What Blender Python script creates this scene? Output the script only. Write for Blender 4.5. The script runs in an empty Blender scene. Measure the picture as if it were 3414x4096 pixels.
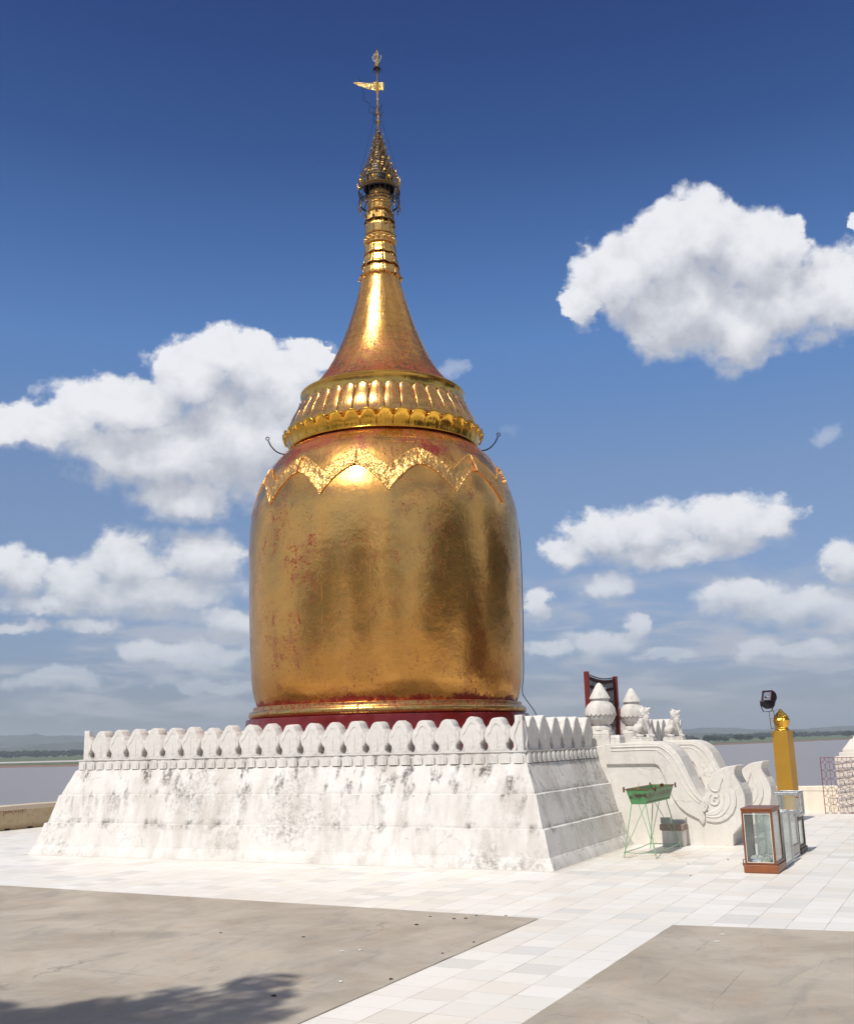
import bpy, bmesh, math, random
from mathutils import Vector, Matrix, noise as mnoise
R = math.radians
random.seed(7)
scene = bpy.context.scene
COL = scene.collection

# ------------------------------------------------------------------ camera
F_PX = 4210.2
PITCH, ROLL, YAW = 0.21516, -0.02608, -0.46479
CAM = Vector((3.8541, -6.2860, 1.65))
_f = Vector((math.sin(YAW)*math.cos(PITCH), math.cos(YAW)*math.cos(PITCH), math.sin(PITCH)))
_r = Vector((math.cos(YAW), -math.sin(YAW), 0)); _u = _r.cross(_f)
_r2 = _r*math.cos(ROLL) + _u*math.sin(ROLL); _u2 = -_r*math.sin(ROLL) + _u*math.cos(ROLL)
cam_d = bpy.data.cameras.new('camera'); cam = bpy.data.objects.new('camera', cam_d); COL.objects.link(cam)
cam_d.sensor_fit = 'VERTICAL'; cam_d.sensor_height = 24; cam_d.lens = F_PX/4096*24
cam_d.clip_start = 0.05; cam_d.clip_end = 60000
m = Matrix(((_r2.x, _u2.x, -_f.x), (_r2.y, _u2.y, -_f.y), (_r2.z, _u2.z, -_f.z))).to_4x4()
m.translation = CAM
cam.matrix_world = m
scene.camera = cam

# ------------------------------------------------------------------ node helper
class NT:
    def __init__(s, tree): s.t = tree; s.n = tree.nodes; s.l = tree.links
    def set(s, inp, v):
        if hasattr(v, 'is_output'): s.l.new(v, inp)
        elif v is not None:
            if inp.type == 'RGBA' and isinstance(v, (tuple, list)) and len(v) == 3: v = (*v, 1)
            inp.default_value = v
    def node(s, kind, **kw):
        nd = s.n.new(kind)
        for k, v in kw.items(): setattr(nd, k, v)
        return nd
    def m(s, op, a, b=None, c=None, clamp=False):
        nd = s.node('ShaderNodeMath', operation=op, use_clamp=clamp)
        for i, v in enumerate((a, b, c)):
            if v is not None: s.set(nd.inputs[i], v)
        return nd.outputs[0]
    def vm(s, op, a, b=None, c=None):
        nd = s.node('ShaderNodeVectorMath', operation=op)
        s.set(nd.inputs[0], a)
        if b is not None:
            s.set(nd.inputs[3] if op == 'SCALE' else nd.inputs[1], b)
        if c is not None: s.set(nd.inputs[2], c)
        return nd.outputs['Value'] if op in ('LENGTH', 'DOT_PRODUCT', 'DISTANCE') else nd.outputs[0]
    def xyz(s, v):
        nd = s.node('ShaderNodeSeparateXYZ'); s.set(nd.inputs[0], v); return nd.outputs
    def comb(s, x, y, z=0.0):
        nd = s.node('ShaderNodeCombineXYZ')
        for i, v in enumerate((x, y, z)): s.set(nd.inputs[i], v)
        return nd.outputs[0]
    def noise(s, vec, scale, detail=4, rough=.55, dist=0, col=False, lac=2.0):
        nd = s.node('ShaderNodeTexNoise')
        s.set(nd.inputs['Vector'], vec); nd.inputs['Scale'].default_value = scale
        nd.inputs['Detail'].default_value = detail; nd.inputs['Roughness'].default_value = rough
        nd.inputs['Distortion'].default_value = dist; nd.inputs['Lacunarity'].default_value = lac
        return nd.outputs['Color' if col else 'Fac']
    def wnoise(s, vec, col=False):
        nd = s.node('ShaderNodeTexWhiteNoise'); s.set(nd.inputs['Vector'], vec)
        return nd.outputs['Color' if col else 'Value']
    def voro(s, vec, scale, feature='F1', rnd=1.0):
        nd = s.node('ShaderNodeTexVoronoi', feature=feature); s.set(nd.inputs['Vector'], vec)
        nd.inputs['Scale'].default_value = scale; nd.inputs['Randomness'].default_value = rnd
        return nd.outputs['Distance']
    def ss(s, x, a, b):                      # smoothstep a..b -> 0..1
        nd = s.node('ShaderNodeMapRange', interpolation_type='SMOOTHSTEP')
        s.set(nd.inputs[0], x); s.set(nd.inputs[1], a); s.set(nd.inputs[2], b)
        return nd.outputs[0]
    def mix(s, f, a, b, blend='MIX'):
        nd = s.node('ShaderNodeMix', data_type='RGBA', blend_type=blend)
        s.set(nd.inputs[0], f); s.set(nd.inputs[6], a); s.set(nd.inputs[7], b)
        return nd.outputs[2]
    def obj(s): return s.node('ShaderNodeTexCoord').outputs['Object']
    def bump(s, h, strength=.5, dist=.02, normal=None):
        nd = s.node('ShaderNodeBump'); nd.inputs['Strength'].default_value = strength
        nd.inputs['Distance'].default_value = dist; s.set(nd.inputs['Height'], h)
        if normal is not None: s.set(nd.inputs['Normal'], normal)
        return nd.outputs[0]

def new_mat(name):
    mt = bpy.data.materials.new(name); mt.use_nodes = True
    nt = NT(mt.node_tree); bs = nt.n['Principled BSDF']
    def P(**kw):
        names = dict(color='Base Color', rough='Roughness', metal='Metallic', normal='Normal', spec='Specular IOR Level',
                     trans='Transmission Weight', ior='IOR', alpha='Alpha', coat='Coat Weight', coat_r='Coat Roughness')
        for k, v in kw.items(): nt.set(bs.inputs[names[k]], v)
    return mt, nt, P

# ------------------------------------------------------------------ world: sky with clouds
SUN_EL, SUN_AZ = 55.0, 184.5          # azimuth clockwise from +y
world = bpy.data.worlds.new('World'); scene.world = world; world.use_nodes = True
W = NT(world.node_tree); W.n.clear()
BLOBS = [(-10.37, 25.94, 2.78, 2.21, 1.0), (-12.88, 25.16, 3.24, 2.25, 1.0), (-7.74, 24.46, 2.69, 2.2, 1.0), (-5.79, 24.63, 1.38, 1.53, 1.0), (-15.43, 24.19, 2.33, 1.99, 1.0), (-17.32, 22.97, 0.97, 1.39, 1.0), (-11.76, 22.53, 3.97, 2.6, 1.0), (-9.14, 20.96, 2.18, 2.34, 1.0), (-6.36, 21.8, 3.73, 2.29, 1.0), (-3.26, 21.78, 2.63, 2.36, 1.0), (-2.2, 25.39, 0.84, 0.69, 0.8), (-37.42, 20.81, 2.58, 1.41, 1.0), (-39.77, 19.55, 2.66, 1.91, 1.0), (-35.17, 19.72, 2.74, 1.68, 1.0), (-43.24, 17.84, 3.84, 1.64, 1.0), (-46.82, 16.34, 3.42, 1.37, 1.0), (-49.24, 16.39, 1.9, 1.1, 1.0), (-41.23, 15.39, 5.42, 2.18, 1.0), (-37.03, 16.3, 4.81, 3.38, 1.0), (-40.13, 12.97, 2.84, 1.29, 1.0), (-33.8, 17.66, 2.46, 3.14, 1.0), (-32.97, 20.79, 1.94, 0.78, 0.35), (-25.02, 19.88, 0.98, 0.47, 0.3), (-42.7, 9.7, 2.49, 1.66, 0.85), (-45.46, 8.25, 2.17, 1.25, 0.85), (-38.76, 9.76, 2.58, 1.69, 0.8), (-48.1, 8.92, 1.4, 1.36, 0.85), (-41.77, 8.06, 5.0, 1.15, 0.8), (-46.61, 7.35, 2.84, 0.62, 0.6), (-44.17, 6.34, 1.45, 0.45, 0.55), (-47.72, 6.22, 1.86, 0.39, 0.5), (-37.55, 6.53, 1.8, 0.98, 0.7), (-41.42, 4.93, 1.49, 0.81, 0.65), (-38.92, 4.74, 3.03, 0.82, 0.5), (-46.18, 3.41, 2.11, 0.64, 0.3), (-38.64, 3.34, 2.77, 0.51, 0.3), (-17.28, 10.74, 1.84, 1.26, 0.85), (-18.92, 9.9, 1.32, 0.84, 0.8), (-14.53, 10.83, 2.71, 1.35, 0.9), (-10.71, 10.69, 2.75, 1.48, 0.9), (-8.71, 10.78, 1.96, 1.31, 0.9), (-12.81, 9.68, 5.07, 0.82, 0.85), (-17.05, 8.11, 2.08, 0.73, 0.4), (-20.78, 7.09, 0.79, 0.86, 0.6), (-10.04, 6.94, 2.44, 0.96, 0.65), (-6.94, 6.49, 3.06, 1.19, 0.65), (-4.63, 8.42, 1.15, 1.22, 0.75), (-4.91, 5.73, 1.83, 1.34, 0.6), (-17.37, 5.01, 2.19, 0.72, 0.5), (-15.65, 5.83, 0.92, 0.82, 0.5), (-20.12, 4.59, 1.56, 0.52, 0.35), (-9.06, 4.29, 1.44, 0.84, 0.5), (-6.48, 3.99, 2.09, 0.68, 0.4), (-14.24, 4.11, 1.76, 0.41, 0.25), (-5.25, 14.82, 1.0, 0.59, 0.3), (-21.41, 16.5, 0.6, 0.32, 0.15)]
# node group: (azimuth, elevation) in degrees -> thickness of cloud, opacity
g = bpy.data.node_groups.new('cloud_field', 'ShaderNodeTree')
g.interface.new_socket('P', in_out='INPUT', socket_type='NodeSocketVector')
g.interface.new_socket('Field', in_out='OUTPUT', socket_type='NodeSocketFloat')
g.interface.new_socket('Strength', in_out='OUTPUT', socket_type='NodeSocketFloat')
G = NT(g); gi = G.node('NodeGroupInput'); go = G.node('NodeGroupOutput')
P0 = gi.outputs[0]
el0 = G.xyz(P0)[1]
fine = G.m('MULTIPLY_ADD', G.ss(el0, 2, 22), -.16, .34)                       # detail gets finer towards the horizon
warp = G.vm('SUBTRACT', G.noise(G.vm('MULTIPLY', P0, (1, 1.35, 1)), .30, 8, .58, col=True), (.5, .5, .5))
Pw = G.vm('ADD', P0, G.vm('MULTIPLY', warp, (3.6, 2.3, 0)))
warp2 = G.vm('SUBTRACT', G.noise(P0, 1.5, 5, .6, col=True), (.5, .5, .5))
Pw = G.vm('ADD', Pw, G.vm('MULTIPLY', warp2, (.7, .55, 0)))
D = None; Sm = None
for a, e, ra, re, sg in BLOBS:
    if e < 8.5: sg = min(1, sg+.22); re *= 1.12; ra *= 1.08
    d = G.vm('MULTIPLY', G.vm('SUBTRACT', Pw, (a, e, 0)), (1/(ra*1.12), 1/(re*1.12), 0))
    f = G.m('SUBTRACT', 1.0, G.vm('LENGTH', d))
    st = G.m('MULTIPLY', G.m('GREATER_THAN', f, -.25), sg)
    D = f if D is None else G.m('SMOOTH_MAX', D, f, .18)
    Sm = st if Sm is None else G.m('MAXIMUM', Sm, st)
# scattered clouds over the rest of the sky (outside the part the photo shows)
az0 = G.xyz(P0)[0]
rest = G.ss(G.m('ABSOLUTE', G.m('ADD', az0, 26.6)), 30, 45)
n3 = G.noise(G.vm('MULTIPLY', P0, (.6, 1.2, 1)), .09, 7, .6)
gen = G.m('MULTIPLY', G.m('SUBTRACT', n3, .47), 4.0)
gen = G.m('SUBTRACT', gen, G.m('MULTIPLY', G.m('SUBTRACT', 1.0, rest), 5.0))
D2 = G.m('MAXIMUM', D, gen)
Sm = G.m('MAXIMUM', Sm, G.m('MULTIPLY', rest, .8))
bil = G.m('SUBTRACT', .42, G.voro(G.vm('ADD', P0, G.vm('SCALE', warp2, .8)), .95, 'SMOOTH_F1'))
fb = G.m('SUBTRACT', G.noise(P0, .7, 7, .56), .5)
fld = G.m('ADD', D2, G.m('ADD', G.m('MULTIPLY', bil, .34), G.m('MULTIPLY', fb, .62)))
G.l.new(fld, go.inputs[0]); G.l.new(Sm, go.inputs[1])

vec = W.vm('NORMALIZE', W.node('ShaderNodeTexCoord').outputs['Generated'])
vx, vy, vz = W.xyz(vec)
az = W.m('MULTIPLY', W.m('ARCTAN2', vx, vy), 57.29578)
el = W.m('MULTIPLY', W.m('ARCSINE', vz), 57.29578)
PA = W.comb(az, el, 0)
def field(p):
    nd = W.node('ShaderNodeGroup'); nd.node_tree = g; W.set(nd.inputs[0], p); return nd.outputs
c1 = field(PA)
k = W.m('MULTIPLY_ADD', W.ss(el, 3, 20), .65, .35)
c2 = field(W.vm('ADD', PA, W.comb(W.m('MULTIPLY', k, -.3), W.m('MULTIPLY', k, 2.3), 0)))      # field a little nearer the sun
lit = W.ss(W.m('SUBTRACT', c1[0], c2[0]), -.75, .95)
op = W.ss(c1[0], -.02, W.m('ADD', W.m('MULTIPLY', W.ss(el, 22, 4), .20), W.m('MULTIPLY_ADD', W.ss(lit, .35, .75), -.16, .40)))
weak = W.m('SUBTRACT', 1.0, W.ss(c1[1], 0, .9))
op = W.m('MULTIPLY', op, W.m('MULTIPLY_ADD', W.ss(c1[0], -.05, W.m('MULTIPLY_ADD', weak, 1.0, .1)), weak, W.m('SUBTRACT', 1.0, weak)))
op = W.m('MULTIPLY', op, W.ss(c1[1], 0, .8))
op = W.m('MULTIPLY', op, W.m('MULTIPLY_ADD', W.ss(el, .5, 9), .42, .54))
lit = W.m('ADD', lit, W.m('MULTIPLY', W.m('SUBTRACT', W.noise(PA, 1.0, 6, .6), .5), .55), None, True)
thin = W.m('SUBTRACT', 1.0, W.ss(c1[0], .0, .55))
litf = W.m('MAXIMUM', lit, W.m('MULTIPLY', thin, .32))
sky = W.node('ShaderNodeTexSky', sky_type='NISHITA')
sky.sun_disc = False; sky.sun_elevation = R(SUN_EL); sky.sun_rotation = R(SUN_AZ)
sky.altitude = 60; sky.air_density = 1.0; sky.dust_density = .6; sky.ozone_density = 3.0
SKY_K = 0.10
ramp = W.node('ShaderNodeValToRGB'); W.set(ramp.inputs[0], W.m('DIVIDE', el, 60.0))
TINT = [(-1, (.60, .60, .80)), (0, (.46, .48, .66)), (2.7, (.50, .52, .71)), (7, (.68, .70, .85)), (14, (.88, .90, 1.0)), (21.3, (.72, 1.0, 1.29)), (26.5, (.49, .76, 1.12)), (31.5, (.28, .51, .89)), (38, (.165, .35, .72)), (60, (.14, .31, .66))]
cr_ = ramp.color_ramp
for i, (e_, c_) in enumerate(TINT[1:]):
    k_ = cr_.elements[i] if i < 2 else cr_.elements.new(e_/60)
    k_.position = e_/60; k_.color = (c_[0]/1.5, c_[1]/1.5, c_[2]/1.5, 1)
skyc = W.vm('SCALE', W.vm('MULTIPLY', sky.outputs[0], ramp.outputs[0]), 1.5)
shade = W.mix(litf, (4.5, 4.75, 5.4), (8.9, 9.0, 9.25))
low = W.ss(el, 1, 14)
shade = W.mix(low, W.mix(.45, shade, (5.0, 5.6, 6.4)), shade)
lay = W.ss(W.noise(W.vm('MULTIPLY', PA, (.16, .75, 1)), 1.0, 6, .55, .4), .42, .64)
lay = W.m('MULTIPLY', W.m('MULTIPLY', lay, W.m('MULTIPLY', W.ss(el, .6, 2.2), W.ss(el, 10.5, 5.0))), .70)
skyl = W.mix(lay, skyc, (5.3, 5.45, 6.05))
skyf = W.mix(op, skyl, shade)
bg = W.node('ShaderNodeBackground'); W.l.new(skyf, bg.inputs[0]); bg.inputs[1].default_value = SKY_K
wo = W.node('ShaderNodeOutputWorld'); W.l.new(bg.outputs[0], wo.inputs[0])
world.cycles.sampling_method = 'MANUAL'; world.cycles.sample_map_resolution = 512

# ------------------------------------------------------------------ sun, exposure
sun_d = bpy.data.lights.new('sun', 'SUN'); sun = bpy.data.objects.new('sun', sun_d); COL.objects.link(sun)
sun_d.energy = 3.85; sun_d.angle = R(.55); sun_d.color = (1.0, .935, .835)
sv = Vector((math.sin(R(SUN_AZ))*math.cos(R(SUN_EL)), math.cos(R(SUN_AZ))*math.cos(R(SUN_EL)), math.sin(R(SUN_EL))))
sun.rotation_euler = sv.to_track_quat('Z', 'Y').to_euler()
vs = scene.view_settings
vs.view_transform = 'Standard'; vs.look = 'None'; vs.exposure = 0.0; vs.gamma = 1.0
scene.render.resolution_x = 853; scene.render.resolution_y = 1024
scene.cycles.max_bounces = 10; scene.cycles.volume_bounces = 1
scene.cycles.transparent_max_bounces = 24
scene.cycles.sample_clamp_indirect = 8
try: scene.cycles.use_denoising = True
except Exception: pass

# ------------------------------------------------------------------ pixel -> point (rays of the photograph, used to measure where things stand)
def _ray(px, py):
    return _f + _r2*((px-1707)/F_PX) - _u2*((py-2048)/F_PX)
def on_y(px, py, y):
    v = _ray(px, py); return CAM + v*((y-CAM.y)/v.y)
def on_ground(px, py, z=0.0):
    v = _ray(px, py); return CAM + v*((z-CAM.z)/v.z)

# ------------------------------------------------------------------ object helpers
def tag(o, label=None, cat=None, group=None, kind=None):
    if label: o['label'] = label
    if cat: o['category'] = cat
    if group: o['group'] = group
    if kind: o['kind'] = kind
    return o
def empty(name, loc=(0, 0, 0), rz=0, **kw):
    o = bpy.data.objects.new(name, None); COL.objects.link(o); o.location = loc; o.rotation_euler = (0, 0, rz)
    o.empty_display_size = .1
    return tag(o, **kw)

class MB:
    """collects shapes, builds ONE mesh object"""
    def __init__(s): s.v = []; s.f = []
    def add(s, vs, fs, M=None):
        o = len(s.v)
        s.v += [tuple(M @ Vector(p)) if M is not None else tuple(p) for p in vs]
        s.f += [tuple(i+o for i in f) for f in fs]; return s
    def box(s, c, d, rz=0, M=None, taper=1.0):
        hx, hy, hz = d[0]/2, d[1]/2, d[2]/2
        vs = []
        for z, t in ((-hz, 1.0), (hz, taper)):
            for x, y in ((-hx, -hy), (hx, -hy), (hx, hy), (-hx, hy)):
                x2, y2 = x*t, y*t
                vs.append((c[0]+x2*math.cos(rz)-y2*math.sin(rz), c[1]+x2*math.sin(rz)+y2*math.cos(rz), c[2]+z))
        return s.add(vs, [(3, 2, 1, 0), (4, 5, 6, 7), (0, 1, 5, 4), (1, 2, 6, 5), (2, 3, 7, 6), (3, 0, 4, 7)], M)
    def bx(s, a, b):      # box from corner to corner
        return s.box([(a[i]+b[i])/2 for i in range(3)], [abs(b[i]-a[i]) for i in range(3)])
    def tube(s, pts, r, n=6, closed=False, caps=True):
        pts = [Vector(p) for p in pts]; N = len(pts)
        rr = r if isinstance(r, (list, tuple)) else [r]*N
        o = len(s.v); up = Vector((0, 0, 1)); prev = None
        for i, p in enumerate(pts):
            if closed: t = (pts[(i+1) % N]-pts[i-1]).normalized()
            else: t = (pts[min(i+1, N-1)]-pts[max(i-1, 0)]).normalized()
            a = prev if prev is not None else (up if abs(t.z) < .9 else Vector((1, 0, 0)))
            a = (a - t*a.dot(t)).normalized(); b = t.cross(a); prev = a
            for k in range(n):
                w = 2*math.pi*k/n
                s.v.append(tuple(p + a*math.cos(w)*rr[i] + b*math.sin(w)*rr[i]))
        for i in range(N if closed else N-1):
            j = (i+1) % N
            for k in range(n):
                k2 = (k+1) % n
                s.f.append((o+i*n+k, o+i*n+k2, o+j*n+k2, o+j*n+k))
        if caps and not closed:
            s.f.append(tuple(o+k for k in range(n))[::-1]); s.f.append(tuple(o+(N-1)*n+k for k in range(n)))
        return s
    def lathe(s, prof, n=48, c=(0, 0, 0), a0=0, a1=2*math.pi, mod=None):
        full = abs(a1-a0-2*math.pi) < 1e-6
        cols = n if full else n+1
        o = len(s.v)
        for j, (r, z) in enumerate(prof):
            for i in range(cols):
                a = a0+(a1-a0)*i/n
                rr = r+(mod(a, j, r, z) if mod else 0)
                s.v.append((c[0]+rr*math.cos(a), c[1]+rr*math.sin(a), c[2]+z))
        for j in range(len(prof)-1):
            for i in range(n):
                i2 = (i+1) % cols
                s.f.append((o+j*cols+i, o+j*cols+i2, o+(j+1)*cols+i2, o+(j+1)*cols+i))
        return s
    def prism(s, poly, f0, f1):
        """poly of 2D points; f0, f1 map a 2D point to 3D for the two caps"""
        o = len(s.v); n = len(poly)
        s.v += [tuple(f0(p)) for p in poly] + [tuple(f1(p)) for p in poly]
        s.f.append(tuple(o+i for i in range(n))[::-1]); s.f.append(tuple(o+n+i for i in range(n)))
        for i in range(n):
            j = (i+1) % n; s.f.append((o+i, o+j, o+n+j, o+n+i))
        return s
    def ball(s, c, r, n=8, sz=1.0):
        prof = [(r*math.sin(math.pi*j/(n//2)), -r*sz*math.cos(math.pi*j/(n//2))) for j in range(n//2+1)]
        prof[0] = (1e-4, prof[0][1]); prof[-1] = (1e-4, prof[-1][1])
        return s.lathe(prof, n, c)
    def mesh(s, name):
        me = bpy.data.meshes.new(name); me.from_pydata(s.v, [], s.f); me.update()
        bm = bmesh.new(); bm.from_mesh(me)
        big = [f for f in bm.faces if len(f.verts) > 4]
        if big: bmesh.ops.triangulate(bm, faces=big)
        bmesh.ops.recalc_face_normals(bm, faces=bm.faces); bm.to_mesh(me); bm.free()
        return me
    def build(s, name, mat, parent=None, loc=None, smooth=False, angle=None, bevel=0, bseg=2, **kw):
        me = s.mesh(name)
        o = bpy.data.objects.new(name, me); COL.objects.link(o)
        if mat: me.materials.append(mat)
        if smooth:
            me.shade_smooth()
            if angle: 
                try: me.set_sharp_from_angle(angle=R(angle))
                except Exception: pass
        if bevel:
            md = o.modifiers.new('bevel', 'BEVEL'); md.width = bevel; md.segments = bseg; md.limit_method = 'ANGLE'; md.angle_limit = R(40)
        if parent is not None: o.parent = parent
        if loc is not None: o.location = loc
        return tag(o, **kw)

def noisy(o, amp, scale, sub=0, seed=0):
    """displace vertices a little along a noise field, so that edges are not ruler-straight"""
    me = o.data
    if sub:
        bm = bmesh.new(); bm.from_mesh(me); bmesh.ops.subdivide_edges(bm, edges=bm.edges, cuts=sub, use_grid_fill=True); bm.to_mesh(me); bm.free()
    for v in me.vertices:
        d = mnoise.noise_vector(Vector(v.co)*scale+Vector((seed, 0, 0)))
        v.co += d*amp
    return o

def remeshed(mb, name, mat, parent, voxel, smooth_it=3, bumps=None, loc=None):
    """one continuous skin over overlapping shapes"""
    me = mb.mesh('tmp'); o = bpy.data.objects.new('tmp', me); COL.objects.link(o)
    md = o.modifiers.new('r', 'REMESH'); md.mode = 'VOXEL'; md.voxel_size = voxel; md.adaptivity = 0
    sm = o.modifiers.new('s', 'SMOOTH'); sm.iterations = smooth_it; sm.factor = .5
    dg = bpy.context.evaluated_depsgraph_get(); dg.update()
    me2 = bpy.data.meshes.new_from_object(o.evaluated_get(dg)); bpy.data.objects.remove(o)
    me2.name = name; me2.materials.clear(); me2.materials.append(mat); me2.shade_smooth()
    o = bpy.data.objects.new(name, me2); COL.objects.link(o); o.parent = parent
    if loc is not None: o.location = loc
    return o
def capsule(mb, a, b, ra, rb, n=10, k=4):
    a, b = Vector(a), Vector(b); d = (b-a); L = d.length or 1e-6; d.normalize()
    up = Vector((0, 0, 1)) if abs(d.z) < .9 else Vector((1, 0, 0)); x = (up-d*up.dot(d)).normalized(); y = d.cross(x)
    rings = []
    for i in range(k+1):
        t = -math.pi/2+math.pi/2*i/k; rings.append((max(ra*math.cos(t), 1e-4), ra*math.sin(t)))
    for i in range(k+1):
        t = math.pi/2*i/k; rings.append((max(rb*math.cos(t), 1e-4), L+rb*math.sin(t)))
    o = len(mb.v)
    for r, h in rings:
        for q in range(n):
            w = 2*math.pi*q/n; mb.v.append(tuple(a+d*h+x*(r*math.cos(w))+y*(r*math.sin(w))))
    for j in range(len(rings)-1):
        for q in range(n):
            q2 = (q+1) % n; mb.f.append((o+j*n+q, o+j*n+q2, o+(j+1)*n+q2, o+(j+1)*n+q))
    mb.f.append(tuple(o+q for q in range(n))[::-1]); mb.f.append(tuple(o+(len(rings)-1)*n+q for q in range(n)))

# ------------------------------------------------------------------ materials
def mat_simple(name, color, rough=.5, metal=0, var=.15, scale=6, spec=.5, bump=.15):
    mt, N, P = new_mat(name)
    v = N.obj(); n = N.noise(v, scale, 6, .6)
    c = N.mix(N.m('MULTIPLY', n, 1.0), tuple(x*(1-var) for x in color), tuple(min(1, x*(1+var)) for x in color))
    P(color=c, rough=N.m('MULTIPLY_ADD', n, .2, rough-.1), metal=metal, spec=spec, normal=N.bump(N.noise(v, scale*8, 4), bump, .01))
    return mt

def mat_tiles(aligned):
    mt, N, P = new_mat('white_marble_tiles' if aligned else 'white_marble_paving')
    v = N.obj(); x, y, _ = N.xyz(v); T = .31369
    gx = N.m('DIVIDE', x, T); ix = N.m('FLOOR', gx); fx = N.m('FRACT', gx)
    if aligned: gy = N.m('DIVIDE', N.m('ADD', y, .0), T*1.014)
    else:
        h = N.wnoise(N.comb(ix, 3.3, 0))
        size = N.m('MULTIPLY_ADD', N.m('GREATER_THAN', N.wnoise(N.comb(ix, 9.1, 0)), .62), -.06, T*1.01)
        gy = N.m('DIVIDE', N.m('ADD', y, N.m('MULTIPLY', h, .3)), size)
    iy = N.m('FLOOR', gy); fy = N.m('FRACT', gy)
    idv = N.comb(ix, iy, 1.7)
    r1 = N.wnoise(idv); r2 = N.wnoise(N.vm('ADD', idv, (11.3, 5.1, 0)))
    cl = N.noise(N.vm('MULTIPLY', v, (.35, .35, .35)), 1.0, 3, .6)
    vein = N.noise(N.vm('ADD', v, N.vm('SCALE', N.wnoise(idv, True), 30.0)), 3.2, 6, .62, .8)
    blot = N.noise(v, 1.7, 7, .65)
    base = N.mix(r1, (.78, .755, .70), (.85, .83, .785))
    grey = N.m('MULTIPLY', N.ss(r2, .70, .99), N.m('MULTIPLY_ADD', cl, .7, .10))
    base = N.mix(grey, base, (.53, .53, .505))
    cream = N.m('MULTIPLY', N.ss(N.wnoise(N.vm('ADD', idv, (3.1, 1.4, 8.))), .5, 1.0), .38)
    base = N.mix(cream, base, (.80, .73, .61))
    base = N.mix(N.m('MULTIPLY', N.ss(vein, .5, .75), .22), base, (.60, .56, .50))
    base = N.mix(N.m('MULTIPLY', N.ss(blot, .56, .75), .20), base, (.62, .50, .36))
    # orange-brown stain by the offering trough
    dd = N.vm('LENGTH', N.vm('MULTIPLY', N.vm('SUBTRACT', v, (-.35, 9.2, 0)), (1.0, .8, 0)))
    st = N.m('MULTIPLY', N.ss(N.m('ADD', dd, N.m('MULTIPLY', N.noise(v, 4, 6), .9)), 1.35, .75), N.ss(N.noise(v, 6, 6, .7), .42, .62))
    base = N.mix(N.m('MULTIPLY', st, .55), base, (.55, .36, .20))
    ed = N.m('MINIMUM', N.m('MINIMUM', fx, N.m('SUBTRACT', 1.0, fx)), N.m('MINIMUM', fy, N.m('SUBTRACT', 1.0, fy)))
    edx = N.m('MINIMUM', fx, N.m('SUBTRACT', 1.0, fx)); edy = N.m('MINIMUM', fy, N.m('SUBTRACT', 1.0, fy))
    gn = N.noise(v, 2.3, 5, .7)
    wid = N.m('MULTIPLY_ADD', gn, .028, .003)
    gr = N.m('MAXIMUM', N.ss(edx, wid, 0.0), N.m('MULTIPLY', N.ss(edy, wid, 0.0), .65))
    dark = N.m('MULTIPLY', gr, N.m('MULTIPLY_ADD', N.ss(gn, .4, .6), .60, .38))
    col = N.mix(dark, base, (.30, .23, .17))
    # grime gathered along the foot of the plinth, and small dark specks everywhere
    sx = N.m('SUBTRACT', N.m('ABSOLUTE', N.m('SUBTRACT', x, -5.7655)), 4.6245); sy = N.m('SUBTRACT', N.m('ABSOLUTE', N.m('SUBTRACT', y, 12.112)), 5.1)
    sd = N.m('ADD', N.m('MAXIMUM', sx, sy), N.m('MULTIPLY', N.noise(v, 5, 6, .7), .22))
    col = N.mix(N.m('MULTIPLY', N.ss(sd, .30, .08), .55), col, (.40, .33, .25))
    col = N.mix(N.m('MULTIPLY', N.ss(N.noise(v, 33, 3, .8), .70, .76), .7), col, (.30, .25, .2))
    walk = N.m('MULTIPLY', N.ss(N.noise(N.vm('MULTIPLY', v, (.5, .25, 1)), 1.1, 7, .7, .7), .50, .68), .25)
    col = N.mix(walk, col, (.58, .52, .44))
    bmp = N.m('SUBTRACT', N.m('MULTIPLY', vein, .06), N.m('MULTIPLY', gr, .5))
    P(color=col, rough=N.m('MULTIPLY_ADD', blot, .3, .32), spec=.35, normal=N.bump(bmp, .35, .01))
    return mt

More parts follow.
